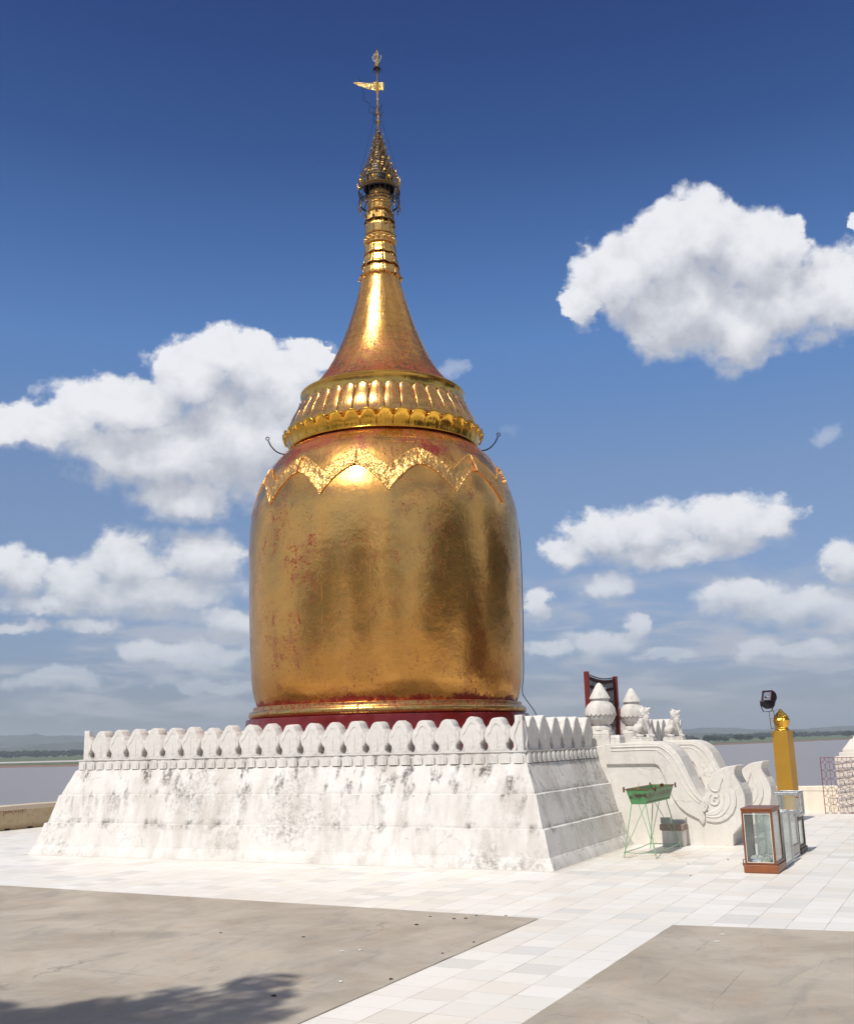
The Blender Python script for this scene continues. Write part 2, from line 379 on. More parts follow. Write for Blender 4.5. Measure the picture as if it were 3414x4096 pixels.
def mat_concrete():
    mt, N, P = new_mat('weathered_concrete')
    v = N.obj(); x, y, _ = N.xyz(v)
    n1 = N.noise(v, .8, 8, .62, .6); n2 = N.noise(v, 5, 8, .7); n3 = N.noise(N.vm('MULTIPLY', v, (1, .35, 1)), 2.2, 8, .65, 1.0)
    c = N.mix(N.ss(n1, .32, .68), (.36, .315, .255), (.50, .450, .375))
    c = N.mix(N.m('MULTIPLY', N.ss(n2, .5, .78), .4), c, (.28, .24, .20))
    c = N.mix(N.m('MULTIPLY', N.ss(n3, .52, .68), .42), c, (.26, .25, .24))
    c = N.mix(N.m('MULTIPLY', N.ss(N.noise(N.vm('ADD', v, (7, 3, 0)), 1.9, 9, .7, .5), .52, .64), .24), c, (.42, .33, .24))
    c = N.mix(N.m('MULTIPLY', N.ss(N.noise(v, 1.5, 5, .6), .55, .7), .35), c, (.50, .40, .29))
    # rain dirt gathered in patches and along the joints
    w = N.m('MULTIPLY', N.m('SUBTRACT', N.noise(v, 3, 5, .7), .5), .05)
    def joint(coord, off, step, wd):
        q = N.m('FRACT', N.m('DIVIDE', N.m('ADD', N.m('SUBTRACT', coord, off), w), step))
        d = N.m('MULTIPLY', N.m('MINIMUM', q, N.m('SUBTRACT', 1.0, q)), step)
        return N.ss(d, wd, 0.0)
    jx = joint(x, 2.19-4.7*20, .47, .007); jy = joint(y, 1.765-18, 1.83, .007)
    jj = N.m('MULTIPLY', N.m('MAXIMUM', jx, jy), N.ss(N.noise(v, 1.1, 4, .6), .46, .62))
    c = N.mix(N.m('MULTIPLY', jj, .6), c, (.20, .16, .125))
    jw = N.m('MULTIPLY', N.m('MAXIMUM', joint(x, 2.19-4.7*20, .94, .16), joint(y, 1.765-18, 1.83, .16)), N.ss(N.noise(v, 2.3, 7, .72), .5, .72))
    c = N.mix(N.m('MULTIPLY', jw, .5), c, (.22, .21, .20))
    c = N.mix(N.m('MULTIPLY', N.ss(N.noise(v, 26, 3, .8), .69, .75), .8), c, (.10, .09, .08))
    c = N.mix(N.m('MULTIPLY', N.ss(N.noise(v, 45, 3, .8), .62, .72), .5), c, (.58, .54, .47))
    ck = N.voro(N.vm('ADD', v, N.vm('SCALE', N.noise(v, 3, 6, .65, col=True), .35)), .62, 'DISTANCE_TO_EDGE')
    c = N.mix(N.m('MULTIPLY', N.ss(ck, .006, .0), N.m('MULTIPLY', N.ss(N.noise(v, .9, 3), .5, .62), .5)), c, (.12, .10, .085))
    scr = N.noise(N.vm('MULTIPLY', v, (1.0, .30, 1)), 6, 6, .7, 1.5)
    c = N.mix(N.m('MULTIPLY', N.ss(scr, .62, .72), .45), c, (.20, .18, .16))
    P(color=c, rough=.8, spec=.25, normal=N.bump(N.m('ADD', N.m('MULTIPLY', n2, .6), N.m('MULTIPLY', jj, -.8)), .35, .012))
    return mt

def mat_plaster(name, streak=1.0, warm=0.0, tiers=True, mould=1.0):
    """lime-washed plaster with soot-black algae, drips below the ledges and hairline cracks"""
    mt, N, P = new_mat(name)
    v = N.obj(); x, y, z = N.xyz(v)
    n1 = N.noise(v, 1.1, 7, .6); n2 = N.noise(v, 9, 8, .7); n4 = N.noise(v, 30, 4, .7)
    base = N.mix(n1, (.66, .635, .595), (.77, .75, .715))
    base = N.mix(N.m('MULTIPLY', N.ss(n2, .45, .72), .26), base, (.58, .55, .51))
    base = N.mix(N.m('MULTIPLY', N.ss(N.noise(v, 3.1, 5, .6), .52, .68), .6), base, (.80, .79, .765))
    if warm: base = N.mix(warm, base, (.84, .76, .62))
    # broad rain stain (pinkish grey), stretched downhill
    sl = N.vm('MULTIPLY', v, (2.6, 2.6, .22))
    s1 = N.noise(sl, 1.0, 7, .62, .4)
    base = N.mix(N.m('MULTIPLY', N.ss(s1, .46, .66), .44*streak), base, (.46, .40, .35))
    # black drips
    drip = N.noise(N.vm('MULTIPLY', v, (5.5, 5.5, .55)), 1.0, 6, .6)
    speck = N.noise(v, 17, 8, .78)
    if tiers:
        # strongest just under the top edge and under each ledge
        t1 = N.m('MAXIMUM', N.ss(z, .35, 1.30), N.m('MULTIPLY', N.m('MAXIMUM', N.ss(N.m('ABSOLUTE', N.m('SUBTRACT', z, .93)), .16, 0), N.ss(N.m('ABSOLUTE', N.m('SUBTRACT', z, .50)), .13, 0)), .8))
    else: t1 = .75
    patch = N.noise(N.vm('ADD', v, (4.0, 1.0, 7.0)), .75, 4, .6)
    a = N.m('MULTIPLY', N.ss(drip, .50, .64), N.m('MULTIPLY', t1, N.ss(speck, .38, .56)))
    b = N.m('MULTIPLY', N.ss(patch, .44, .60), N.m('MULTIPLY', N.ss(speck, .45, .57), N.ss(n2, .38, .54)))
    reg = N.ss(N.noise(N.vm('ADD', v, (2.2, 0, 3.1)), .42, 2, .5), .42, .60)
    b = N.m('MULTIPLY', b, N.m('MULTIPLY_ADD', reg, .9, .1))
    mk = N.m('MAXIMUM', N.m('MULTIPLY', a, N.m('MULTIPLY_ADD', N.ss(y, .45, .65), -.35, 1.0)), N.m('MULTIPLY', b, .55))
    if tiers:
        rs = N.m('MAXIMUM', N.ss(N.m('ABSOLUTE', N.m('SUBTRACT', z, .511)), .022, .008), N.ss(N.m('ABSOLUTE', N.m('SUBTRACT', z, .953)), .022, .008))  # ledge risers darkened in colour: dirt plus painted shade, mostly on the side face
        rs = N.m('MAXIMUM', rs, N.ss(N.m('ABSOLUTE', N.m('SUBTRACT', z, .140)), .03, .012))
        rs = N.m('MULTIPLY', rs, N.m('MULTIPLY_ADD', N.ss(y, .45, .65), .75, .25))
        mk = N.m('MAXIMUM', mk, N.m('MULTIPLY', rs, N.m('MULTIPLY_ADD', N.ss(n2, .42, .62), .40, .0)))
    base = N.mix(N.m('MULTIPLY', mk, mould), base, (.13, .118, .105))
    # hairline cracks
    cr = N.voro(N.vm('ADD', v, N.vm('SCALE', N.noise(v, 2, 5, .6, col=True), .5)), 2.1, 'DISTANCE_TO_EDGE')
    crk = N.m('MULTIPLY', N.ss(cr, .010, 0.0), N.ss(N.noise(v, 1.3, 3), .5, .6))
    base = N.mix(N.m('MULTIPLY', crk, .6), base, (.42, .38, .33))
    hgt = N.m('ADD', N.m('MULTIPLY', n2, .5), N.m('ADD', N.m('MULTIPLY', n4, .18), N.m('MULTIPLY', n1, .8)))
    hgt = N.m('SUBTRACT', hgt, N.m('MULTIPLY', crk, .4))
    P(color=base, rough=.85, spec=.2, normal=N.bump(hgt, .42, .035))
    return mt

def mat_gold(name, red=0.5, mode='bell', rough=.245, base=(.93, .475, .125), emboss=0.0, rad=2.6, seams=None):
    mt, N, P = new_mat(name)
    v = N.obj(); x, y, z = N.xyz(v); z = N.m('ADD', z, 1.33)
    ang = N.m('ARCTAN2', y, x)
    av = N.comb(N.m('MULTIPLY', ang, rad), z, 0.0)            # unrolled surface, metres
    big = N.noise(av, .8, 4, .55); mid = N.noise(av, 4.5, 6, .62); fine_ = N.noise(av, 22, 5, .7)
    wr = N.noise(N.vm('MULTIPLY', av, (1, .6, 1)), 9, 3, .5, 1.6)
    col = N.mix(big, tuple(c*.92 for c in base), tuple(min(1, c*1.08) for c in base))
    col = N.mix(N.m('MULTIPLY', N.ss(mid, .5, .8), .30), col, (base[0]*.86, base[1]*.72, base[2]*.5))
    # red lacquer showing through the leaf: short flecks, in columns and near the top
    fl = N.m('MULTIPLY_ADD', N.noise(N.vm('MULTIPLY', av, (1.5, .8, 1)), 30, 4, .7, .6), .6, N.m('MULTIPLY', N.noise(N.vm('MULTIPLY', av, (1.3, .7, 1)), 7, 4, .7, .8), .4))
    colm = N.noise(N.comb(N.m('MULTIPLY', ang, 3.2), N.m('MULTIPLY', z, .10), 2.0), 1.0, 2, .5)
    if mode == 'bell':
        zone = N.m('ADD', N.m('MULTIPLY', N.ss(z, 6.3, 7.35), .85), N.m('MULTIPLY', N.ss(colm, .47, .66), .24))
        zone = N.m('ADD', zone, N.m('MULTIPLY', N.ss(z, 2.50, 2.36), 1.2))
        zone = N.m('ADD', zone, .46)
        zone = N.m('MULTIPLY', zone, N.m('MULTIPLY_ADD', N.ss(N.noise(av, 1.3, 3), .35, .65), .9, .5))
    elif mode == 'cone':
        zone = N.m('ADD', N.m('MULTIPLY', N.ss(z, 10.4, 8.6), .55), .25)
    else: zone = .5
    thr = N.m('MULTIPLY_ADD', zone, -.110*red*2, .632)
    mask = N.ss(fl, thr, N.m('ADD', thr, .05))
    soft = N.m('MULTIPLY', N.m('MULTIPLY', N.ss(N.noise(av, 3.3, 6, .65), .46, .68), zone), .55*red*2, clamp=True)
    if mode == 'bell' or mode == 'cone':
        seam = N.m('MULTIPLY', N.ss(N.m('ABSOLUTE', N.m('SUBTRACT', N.m('FRACT', N.m('MULTIPLY', ang, 3.0)), .5)), .012, .0), N.ss(N.noise(av, 2.1, 5, .7), .5, .62))
        mask = N.m('MAXIMUM', mask, N.m('MULTIPLY', seam, .8))
    mask = N.m('MINIMUM', mask, 1.0)
    redc = N.mix(mid, (.17, .014, .007), (.28, .028, .012))
    coppery = (.60, .27, .12)
    col = N.mix(soft, col, coppery); col = N.mix(mask, col, redc)
    if seams:                                # overlapping metal sheets: rows and staggered uprights
        z_lo, z_hi, rowh, nper = seams
        rw = N.m('DIVIDE', N.m('ADD', z, N.m('MULTIPLY', N.m('SUBTRACT', mid, .5), .02)), rowh); ri = N.m('FLOOR', rw); rf_ = N.m('FRACT', rw)
        cf = N.m('FRACT', N.m('ADD', N.m('MULTIPLY', ang, nper/6.2832), N.m('MULTIPLY', N.wnoise(N.comb(ri, 2.0, 0)), 1.0)))
        dz_ = N.m('MULTIPLY', N.m('MINIMUM', rf_, N.m('SUBTRACT', 1.0, rf_)), rowh)
        dc_ = N.m('MULTIPLY', N.m('MINIMUM', cf, N.m('SUBTRACT', 1.0, cf)), 6.2832*rad/nper)
        ln = N.m('MULTIPLY', N.ss(N.m('MINIMUM', dz_, dc_), .012, .002), N.m('MULTIPLY', N.ss(z, z_lo, z_lo+.1), N.ss(z, z_hi, z_hi-.3)))
        col = N.mix(N.m('MULTIPLY', ln, N.m('MULTIPLY_ADD', N.ss(mid, .4, .6), .5, .2)), col, (.26, .06, .02))
        tone = N.wnoise(N.comb(ri, N.m('FLOOR', N.m('ADD', N.m('MULTIPLY', ang, nper/6.2832), N.wnoise(N.comb(ri, 2.0, 0)))), 5.0))
        col = N.mix(N.m('MULTIPLY', N.m('MULTIPLY', tone, .30), N.ss(z, z_lo, z_lo+.1)), col, (.50, .24, .07))
    met = N.m('SUBTRACT', 1.0, N.m('MULTIPLY', mask, .85))
    h = N.m('ADD', N.m('MULTIPLY', big, 1.8), N.m('ADD', N.m('MULTIPLY', mid, .10), N.m('ADD', N.m('MULTIPLY', wr, .17), N.m('MULTIPLY', fine_, .07))))
    if emboss:
        vo = N.voro(N.vm('ADD', av, N.vm('SCALE', N.noise(av, 8, 2, col=True), .06)), 11, 'SMOOTH_F1')
        vo2 = N.voro(av, 26, 'F1')
        h = N.m('ADD', h, N.m('MULTIPLY', N.m('ADD', vo, N.m('MULTIPLY', vo2, .4)), -emboss))
    ro = N.m('MULTIPLY_ADD', mid, .06, rough-.03)
    P(color=col, metal=met, rough=N.m('ADD', ro, N.m('MULTIPLY', mask, .2)), normal=N.bump(h, .55, .03))
    return mt

M = {}
M['tiles_path'] = mat_tiles(True); M['tiles'] = mat_tiles(False); M['concrete'] = mat_concrete()
M['plaster'] = mat_plaster('limewash_plaster'); M['plaster_clean'] = mat_plaster('limewash_carving', .6, 0, False, .45)
M['plaster_stair'] = mat_plaster('limewash_stair', .3, .15, False, .16)
M['gold_bell'] = mat_gold('gilded_bell', .66, seams=(6.86, 7.6, .13, 60)); M['gold_cone'] = mat_gold('gilded_cone', .9, 'cone', .27, rad=1.0, seams=(8.4, 10.6, .165, 26))
M['gold_band'] = mat_gold('embossed_gold', .12, 'plain', .42, (.84, .47, .15), 2.0)
M['gold_petal'] = mat_gold('gold_petals', .85, 'plain', .26, (.80, .43, .13))
M['gold_up'] = mat_gold('upturned_gold_petals', .15, 'plain', .18, (.88, .49, .07))
M['gold_spire'] = mat_gold('spire_gold', .2, 'plain', .24, (.84, .48, .14), .15)
M['gold_hti'] = mat_gold('tarnished_gold', .4, 'plain', .3, (.34, .20, .06), .6)
M['dark_iron'] = mat_simple('dark_iron', (.035, .033, .035), .45, .6)
M['red_lacquer'] = mat_simple('red_lacquer', (.17, .013, .011), .22, 0, .5, 4)
M['red_paint'] = mat_simple('red_gate_paint', (.19, .022, .014), .4, 0, .2, 5)
M['fence_red'] = mat_simple('maroon_fence_paint', (.20, .03, .045), .5)
M['grey_alu'] = mat_simple('aluminium', (.62, .63, .64), .32, .9, .06)
M['wood'] = mat_simple('varnished_wood', (.20, .062, .018), .35, 0, .3, 14)
M['wood_light'] = mat_simple('worn_wood', (.26, .085, .028), .4, 0, .35, 12)
M['wood_dark'] = mat_simple('dark_wood', (.10, .075, .055), .5, 0, .3, 12)
M['black'] = mat_simple('black_metal', (.018, .018, .02), .35, .3)
M['rust'] = mat_simple('rusty_iron', (.20, .085, .04), .6, .3, .3, 20)
M['pale_sign'] = mat_simple('faded_sign', (.45, .46, .42), .5, 0, .25, 10)
M['cable'] = mat_simple('grey_cable', (.09, .09, .09), .6)

def mat_pillar():
    mt, N, P = new_mat('gold_painted_pillar')
    v = N.obj(); n = N.noise(v, 3, 6, .6); n2 = N.noise(N.vm('MULTIPLY', v, (20, 20, 1.5)), 1.0, 4, .6)
    c = N.mix(n, (.50, .27, .035), (.60, .34, .05))
    P(color=c, metal=.35, rough=N.m('MULTIPLY_ADD', n2, .25, .28), spec=.5, normal=N.bump(n2, .1, .004))
    return mt
M['pillar'] = mat_pillar()
def mat_green():
    mt, N, P = new_mat('flaking_green_paint')
    v = N.obj(); x, y, z = N.xyz(v)
    n = N.noise(v, 7, 7, .7); n2 = N.noise(N.vm('MULTIPLY', v, (9, 9, 2.5)), 1.6, 6, .65)
    c = N.mix(n, (.05, .20, .07), (.13, .33, .13))
    rust = N.m('MULTIPLY', N.ss(N.m('ABSOLUTE', N.m('SUBTRACT', z, .825)), .06, .01), N.ss(N.noise(v, 16, 6, .7), .44, .54))
    rust = N.m('MAXIMUM', rust, N.m('MULTIPLY', N.ss(n2, .60, .70), .7))
    c = N.mix(rust, c, (.055, .03, .022))
    P(color=c, rough=.45, normal=N.bump(n, .3, .006))
    return mt
M['green'] = mat_green()
M['green_leg'] = mat_simple('pale_green_rod', (.24, .42, .24), .5)
def mat_glass():
    mt, N, P = new_mat('dusty_glass')
    gl = N.n['Principled BSDF']; gl.inputs['Base Color'].default_value = (.9, .95, .93, 1)
    out = N.n['Material Output']
    tr = N.node('ShaderNodeBsdfTransparent'); tr.inputs[0].default_value = (.96, .98, .97, 1)
    gs = N.node('ShaderNodeBsdfGlossy'); gs.inputs['Roughness'].default_value = .06
    df = N.node('ShaderNodeBsdfDiffuse'); df.inputs[0].default_value = (.75, .80, .78, 1)
    lw = N.node('ShaderNodeLayerWeight'); fac = N.m('MULTIPLY_ADD', N.m('POWER', lw.outputs['Facing'], 4.0), .75, .035)
    m1 = N.node('ShaderNodeMixShader'); N.l.new(fac, m1.inputs[0]); N.l.new(tr.outputs[0], m1.inputs[1]); N.l.new(gs.outputs[0], m1.inputs[2])
    m2 = N.node('ShaderNodeMixShader'); N.l.new(N.m('MULTIPLY_ADD', N.noise(N.obj(), 5, 5, .6), .12, .0), m2.inputs[0]); N.l.new(m1.outputs[0], m2.inputs[1]); N.l.new(df.outputs[0], m2.inputs[2])
    N.l.new(m2.outputs[0], out.inputs[0]); N.n.remove(gl)
    return mt
M['glass'] = mat_glass()

# ------------------------------------------------------------------ ground of the terrace
def sheet(name, poly, z, mat, **kw):
    mb = MB(); mb.v = [(x, y, z) for x, y in poly]; mb.f = [tuple(range(len(poly)))]
    return mb.build(name, mat, **kw)
TX0, TY1 = -15.5, 18.35
earth = mat_simple('dry_earth', (.30, .23, .16), .9, 0, .3, .3)
mb = MB()
mb.bx((TX0, -400, -13), (500, TY1, -.012))
mb.build('ground', earth, kind='structure')
sheet('terrace_paving', [(TX0+.002, 3.5), (60, 3.5), (60, TY1-.002), (TX0+.002, TY1-.002)], -.004, M['tiles'], kind='structure')
sheet('paved_path', [(0, -60), (1.2548, -60), (1.2548, 3.56), (0, 3.56)], .0, M['tiles_path'], kind='structure')
def ragged(pts, amp, step=.12, seed=0):
    out = []
    for i, (a, b) in enumerate(pts):
        a, b = Vector(a), Vector(b); n = max(1, int((b-a).length/step)); d = (b-a).normalized(); nn = Vector((-d.y, d.x))
        for k in range(n):
            p = a+(b-a)*k/n
            out.append(tuple(p+nn*(mnoise.noise(Vector((p.x*3, p.y*3, seed)))*amp)))
    return out
pl = ragged([((-30, 4.55), (-7.459, 3.841)), ((-7.459, 3.841), (0.0, 3.53)), ((0.0, 3.53), (.0, -6))], .012)
sheet('concrete_slab', pl+[(0.0, -60), (-30, -60)], .004, M['concrete'], kind='structure')
pr = ragged([((1.2548, -6), (1.2548, 3.555)), ((1.2548, 3.555), (2.756, 3.697)), ((2.756, 3.697), (9, 4.3))], .012, seed=5)
sheet('concrete_slab', [(30, 6), (30, -60), (1.2548, -60)]+pr, .004, M['concrete'], kind='structure')

# ------------------------------------------------------------------ river and far shore
def mat_water():
    mt, N, P = new_mat('muddy_river')
    v = N.obj(); n = N.noise(N.vm('MULTIPLY', v, (.02, .02, 1)), 1.0, 5, .6); n2 = N.noise(v, .9, 4, .6)
    c = N.mix(n, (.225, .20, .18), (.28, .25, .225))
    P(color=c, rough=.32, spec=.4, normal=N.bump(n2, .35, .25))
    return mt
sheet('river', [(-12000, -3000), (6000, -3000), (6000, 9000), (-12000, 9000)], -12.0, mat_water(), kind='structure')
def polar(az, d, z=0): return (CAM.x+d*math.sin(R(az)), CAM.y+d*math.cos(R(az)), z)
SH = [(-80, 1500), (-62, 1280), (-54, 1160), (-48.5, 1103), (-45, 1050), (-38, 1075), (-30, 1190), (-22, 1290), (-13.4, 1405), (-11.5, 1480), (-8, 1690), (-5.3, 1895), (2, 2300), (12, 3000)]
def shore(az):
    for (a, d), (a2, d2) in zip(SH, SH[1:]):
        if a <= az <= a2:
            t = (az-a)/(a2-a); return d+(d2-d)*t
    return SH[-1][1]
def band(name, rings, mat, azs, kind='structure', jit=None):
    """a strip of land: rings = [(extra distance or function, z)]"""
    mb = MB(); n = len(azs)
    for dd, z in rings:
        for az in azs:
            base = shore(az); d = dd(az, base) if callable(dd) else base+dd
            if jit: d += jit*mnoise.noise(Vector((az*4, z, 0)))
            mb.v.append(polar(az, d, z))
    for j in range(len(rings)-1):
        for i in range(n-1): mb.f.append((j*n+i, j*n+i+1, (j+1)*n+i+1, (j+1)*n+i))
    return mb.build(name, mat, kind=kind, smooth=True)
azs = [-75+.35*i for i in range(245)]
def mat_bank():
    mt, N, P = new_mat('river_bank_earth')
    v = N.obj(); n = N.noise(N.vm('MULTIPLY', v, (.02, .02, .6)), 1.0, 8, .7)
    P(color=N.mix(n, (.13, .075, .05), (.30, .20, .15)), rough=.95, spec=.1)
    return mt
def mat_fields():
    mt, N, P = new_mat('river_fields')
    v = N.obj(); n = N.noise(N.vm('MULTIPLY', v, (.004, .004, 1)), 1.0, 8, .65); n2 = N.noise(v, .03, 6, .7)
    c = N.mix(n, (.06, .11, .035), (.14, .17, .07)); c = N.mix(N.ss(n2, .5, .7), c, (.15, .13, .08))
    P(color=c, rough=.95, spec=.1)
    return mt
bankm, fieldm = mat_bank(), mat_fields()
band('river_bank', [(0, -12.05), (8, -10.6), (24, -9.9)], bankm, azs, jit=8)
band('far_field', [(20, -9.9), (150, -9.3), (190, -9.6)], fieldm, azs, jit=14)
sand = mat_simple('pale_sand', (.50, .46, .42), .9, 0, .1, .02)
band('sand_bar', [(185, -9.45), (lambda a, b: b+(420 if a < -35 else 215), -9.4)], sand, azs)
band('far_plain', [(lambda a, b: b+(400 if a < -35 else 205), -9.3), (2500, -9.2), (9000, -9.0)], fieldm, azs)

def mat_forest(name, a, b, sc=.02):
    mt, N, P = new_mat(name); v = N.obj()
    n = N.noise(v, sc, 8, .7)
    P(color=N.mix(N.ss(n, .35, .65), a, b), rough=.95, spec=.05, normal=N.bump(n, .6, 8))
    return mt
hillm = mat_forest('scrub_hills', (.03, .045, .025), (.10, .10, .06), .012)
def ridge(name, azr, d0, depth, hfun, mat, seed, step=.06):
    azl = [azr[0]+step*i for i in range(int((azr[1]-azr[0])/step)+1)]; rows = 12
    mb = MB(); n = len(azl)
    for j in range(rows+1):
        t = j/rows; d = d0+depth*t
        for a in azl:
            h = hfun(a)*math.sin(min(t*1.25, 1)*math.pi/2)*(1+.22*mnoise.fractal(Vector((a*.8, t*3, seed)), .8, 2.1, 6))
            mb.v.append(polar(a, d+60*mnoise.noise(Vector((a, t*5, seed))), -9+max(h, 0)))
    for j in range(rows):
        for i in range(n-1): mb.f.append((j*n+i, j*n+i+1, (j+1)*n+i+1, (j+1)*n+i))
    return mb.build(name, mat, kind='structure', smooth=True)
def hA(a):   # left hills stand higher, they sink towards the right
    t = min(max((a+60)/55, 0), 1)
    return 110*(1-t)**1.1+34+9*math.sin(a*.9)
ridge('hills', (-75, 10), 6200, 1800, hA, hillm, 3)
ridge('hills', (-75, -28), 4600, 900, lambda a: 52*(.75+.25*math.sin(a*.55+1))*min(1, max(0, (-28-a)/10)), hillm, 9)
ridge('hills', (-30, 10), 4200, 900, lambda a: 16+4*math.sin(a*1.3), hillm, 12)

treem = mat_forest('far_trees', (.010, .022, .010), (.035, .055, .022), .25)
def clump(mb, c, r, h, n=5, seed=0):
    rnd = random.Random(seed)
    for i in range(n):
        a = rnd.uniform(0, 6.28); q = rnd.uniform(0, .7)*r; s = rnd.uniform(.3, .6)
        cc = (c[0]+q*math.cos(a), c[1]+q*math.sin(a), c[2]+h*rnd.uniform(.35, .85)); rr = r*s
        o = len(mb.v)
        for (x, y, z) in ((0, 0, 1), (1, 0, .1), (0, 1, -.1), (-1, 0, .1), (0, -1, 0), (.6, .6, .55), (-.6, .6, .5), (-.6, -.6, .6), (.6, -.6, .5), (0, 0, -1)):
            k_ = rnd.uniform(.75, 1.2); mb.v.append((cc[0]+x*rr*k_, cc[1]+y*rr*k_, cc[2]+z*rr*.8*k_))
        mb.f += [(o+i_[0], o+i_[1], o+i_[2]) for i_ in ((0, 5, 6), (0, 6, 7), (0, 7, 8), (0, 8, 5), (5, 1, 2), (5, 2, 6), (6, 2, 3), (6, 3, 7), (7, 3, 4), (7, 4, 8), (8, 4, 1), (8, 1, 5), (9, 2, 1), (9, 3, 2), (9, 4, 3), (9, 1, 4))]
mb = MB()
rnd = random.Random(4)
for i in range(2600):
    a = rnd.uniform(-72, 8)
    if a < -30: d = 2350+rnd.uniform(0, 260); h = rnd.uniform(9, 15)
    else:
        d = 2650+rnd.uniform(0, 500); h = rnd.uniform(6, 12)
        if mnoise.noise(Vector((a*.5, 1, 1))) < -.15: continue
    p = polar(a, d, -9.3); clump(mb, p, rnd.uniform(6, 12), h, 4, i)
mb.build('treeline', treem, kind='stuff', label='long dark line of trees along the far side of the river', category=None) if False else tag(mb.build('treeline', treem), 'long dark line of trees on the plain beyond the river', 'treeline', kind='stuff')

def distant_tree():
    root = empty('tree')
    mb = MB(); mb.tube([(0, 0, -1), (.3, 0, 4), (.1, .2, 8)], [.6, .4, .2], 6); mb.build('trunk', M['wood_dark'], root)
    mb = MB()
    for k_ in range(16): clump(mb, (random.uniform(-3.5, 3.5), random.uniform(-3, 3), random.uniform(0, 2)), 4.2, 8, 5, k_+50)
    mb.build('crown', treem, root)
    return root
def copy_tree(o, parent=None, loc=None):
    c = o.copy(); COL.objects.link(c)
    if parent is not None: c.parent = parent
    for ch in list(o.children): copy_tree(ch, c)
    return c
TS = [(-13.0, 200, 1.0), (-12.35, 215, 1.25), (-11.95, 205, 1.15), (-11.5, 195, .9), (-10.75, 240, 1.3), (-10.35, 250, 1.1), (-9.7, 230, .9), (-9.0, 420, 1.0), (-8.75, 240, 1.6), (-8.3, 260, 1.7), (-5.6, 330, 1.5)]
t0 = distant_tree()
TL = ['nearest the lion statues', 'second from the lion statues', 'third from the lion statues', 'low and fourth from the lion statues', 'broad, in the middle of the row', 'just right of the broad one', 'small and alone in the gap', 'pale and farther back', 'large and left of the floodlight post', 'largest, beside the gilded pillar', 'right of the gilded pillar near the frame edge']
for i, (a, dd, s_) in enumerate(TS):
    o = t0 if i == 0 else copy_tree(t0)
    o.location = polar(a, shore(a)+dd, -9.5); o.scale = (s_*1.25, s_*1.25, s_*.85); o.rotation_euler.z = i*1.3
    tag(o, 'dark tree on the far bank, '+TL[i], 'tree', 'trees on the far river bank')

# ------------------------------------------------------------------ white stepped plinth
PX1, PY0 = -1.141, 7.012; PX0, PY1 = PX1-9.249, PY0+10.2
plinth = empty('plinth', (PX1, PY0, 0), label='white stepped plinth with a parapet of leaf-shaped merlons, streaked with black mould', cat='plinth')
def wp(x, y, z): return (x-PX1, y-PY0, z)
PROF = [(-.01, -.01), (.012, .035), (.05, .12), (.078, .148), (.165, .485), (.205, .497), (.206, .520), (.310, .925), (.345, .940), (.347, .963), (.497, 1.322), (.53, 1.335), (.53, 1.49), (.95, 1.492)]
mb = MB()
N_ = 46
def ring_pts(d):
    x0, x1, y0, y1 = PX0+d, PX1-d, PY0+d, PY1-d; pts = []
    for i in range(N_): pts.append((x0+(x1-x0)*i/N_, y0))
    for i in range(N_): pts.append((x1, y0+(y1-y0)*i/N_))
    for i in range(N_): pts.append((x1-(x1-x0)*i/N_, y1))
    for i in range(N_): pts.append((x0, y1-(y1-y0)*i/N_))
    return pts
fine_prof = []
for (a, b) in zip(PROF, PROF[1:]):
    k_ = 5 if abs(b[1]-a[1]) > .2 else 1
    for i in range(k_): t = i/k_; fine_prof.append((a[0]+(b[0]-a[0])*t, a[1]+(b[1]-a[1])*t))
fine_prof.append(PROF[-1])
for j, (d, z) in enumerate(fine_prof):
    for x, y in ring_pts(d):
        q = Vector((x, y, z)); nn = mnoise.noise(q*2.1)*.012+mnoise.noise(q*7)*.005
        cx, cy = (PX0+PX1)/2, (PY0+PY1)/2
        dx = nn*(1 if x > cx else -1)*(1 if abs(abs(x-cx)-(PX1-PX0)/2+d) < .02 else 0)
        dy = nn*(1 if y > cy else -1)*(1 if abs(abs(y-cy)-(PY1-PY0)/2+d) < .02 else 0)
        mb.v.append(wp(x+dx, y+dy, z+mnoise.noise(q*3+Vector((9, 9, 9)))*.006))
n = 4*N_
for j in range(len(fine_prof)-1):
    for i in range(n): mb.f.append((j*n+i, j*n+(i+1) % n, (j+1)*n+(i+1) % n, (j+1)*n+i))
mb.f.append(tuple((len(fine_prof)-1)*n+i for i in range(n)))
mb.build('body', M['plaster'], plinth, smooth=True, angle=28)

mb = MB(); mb.v = [wp(PX0+.82, PY0+.82, 1.4965), wp(PX1-.82, PY0+.82, 1.4965), wp(PX1-.82, PY1-.82, 1.4965), wp(PX0+.82, PY1-.82, 1.4965)]; mb.f = [(0, 1, 2, 3)]
mb.build('walkway', mat_simple('dark_walkway', (.11, .095, .08), .9, 0, .3, 3), plinth)
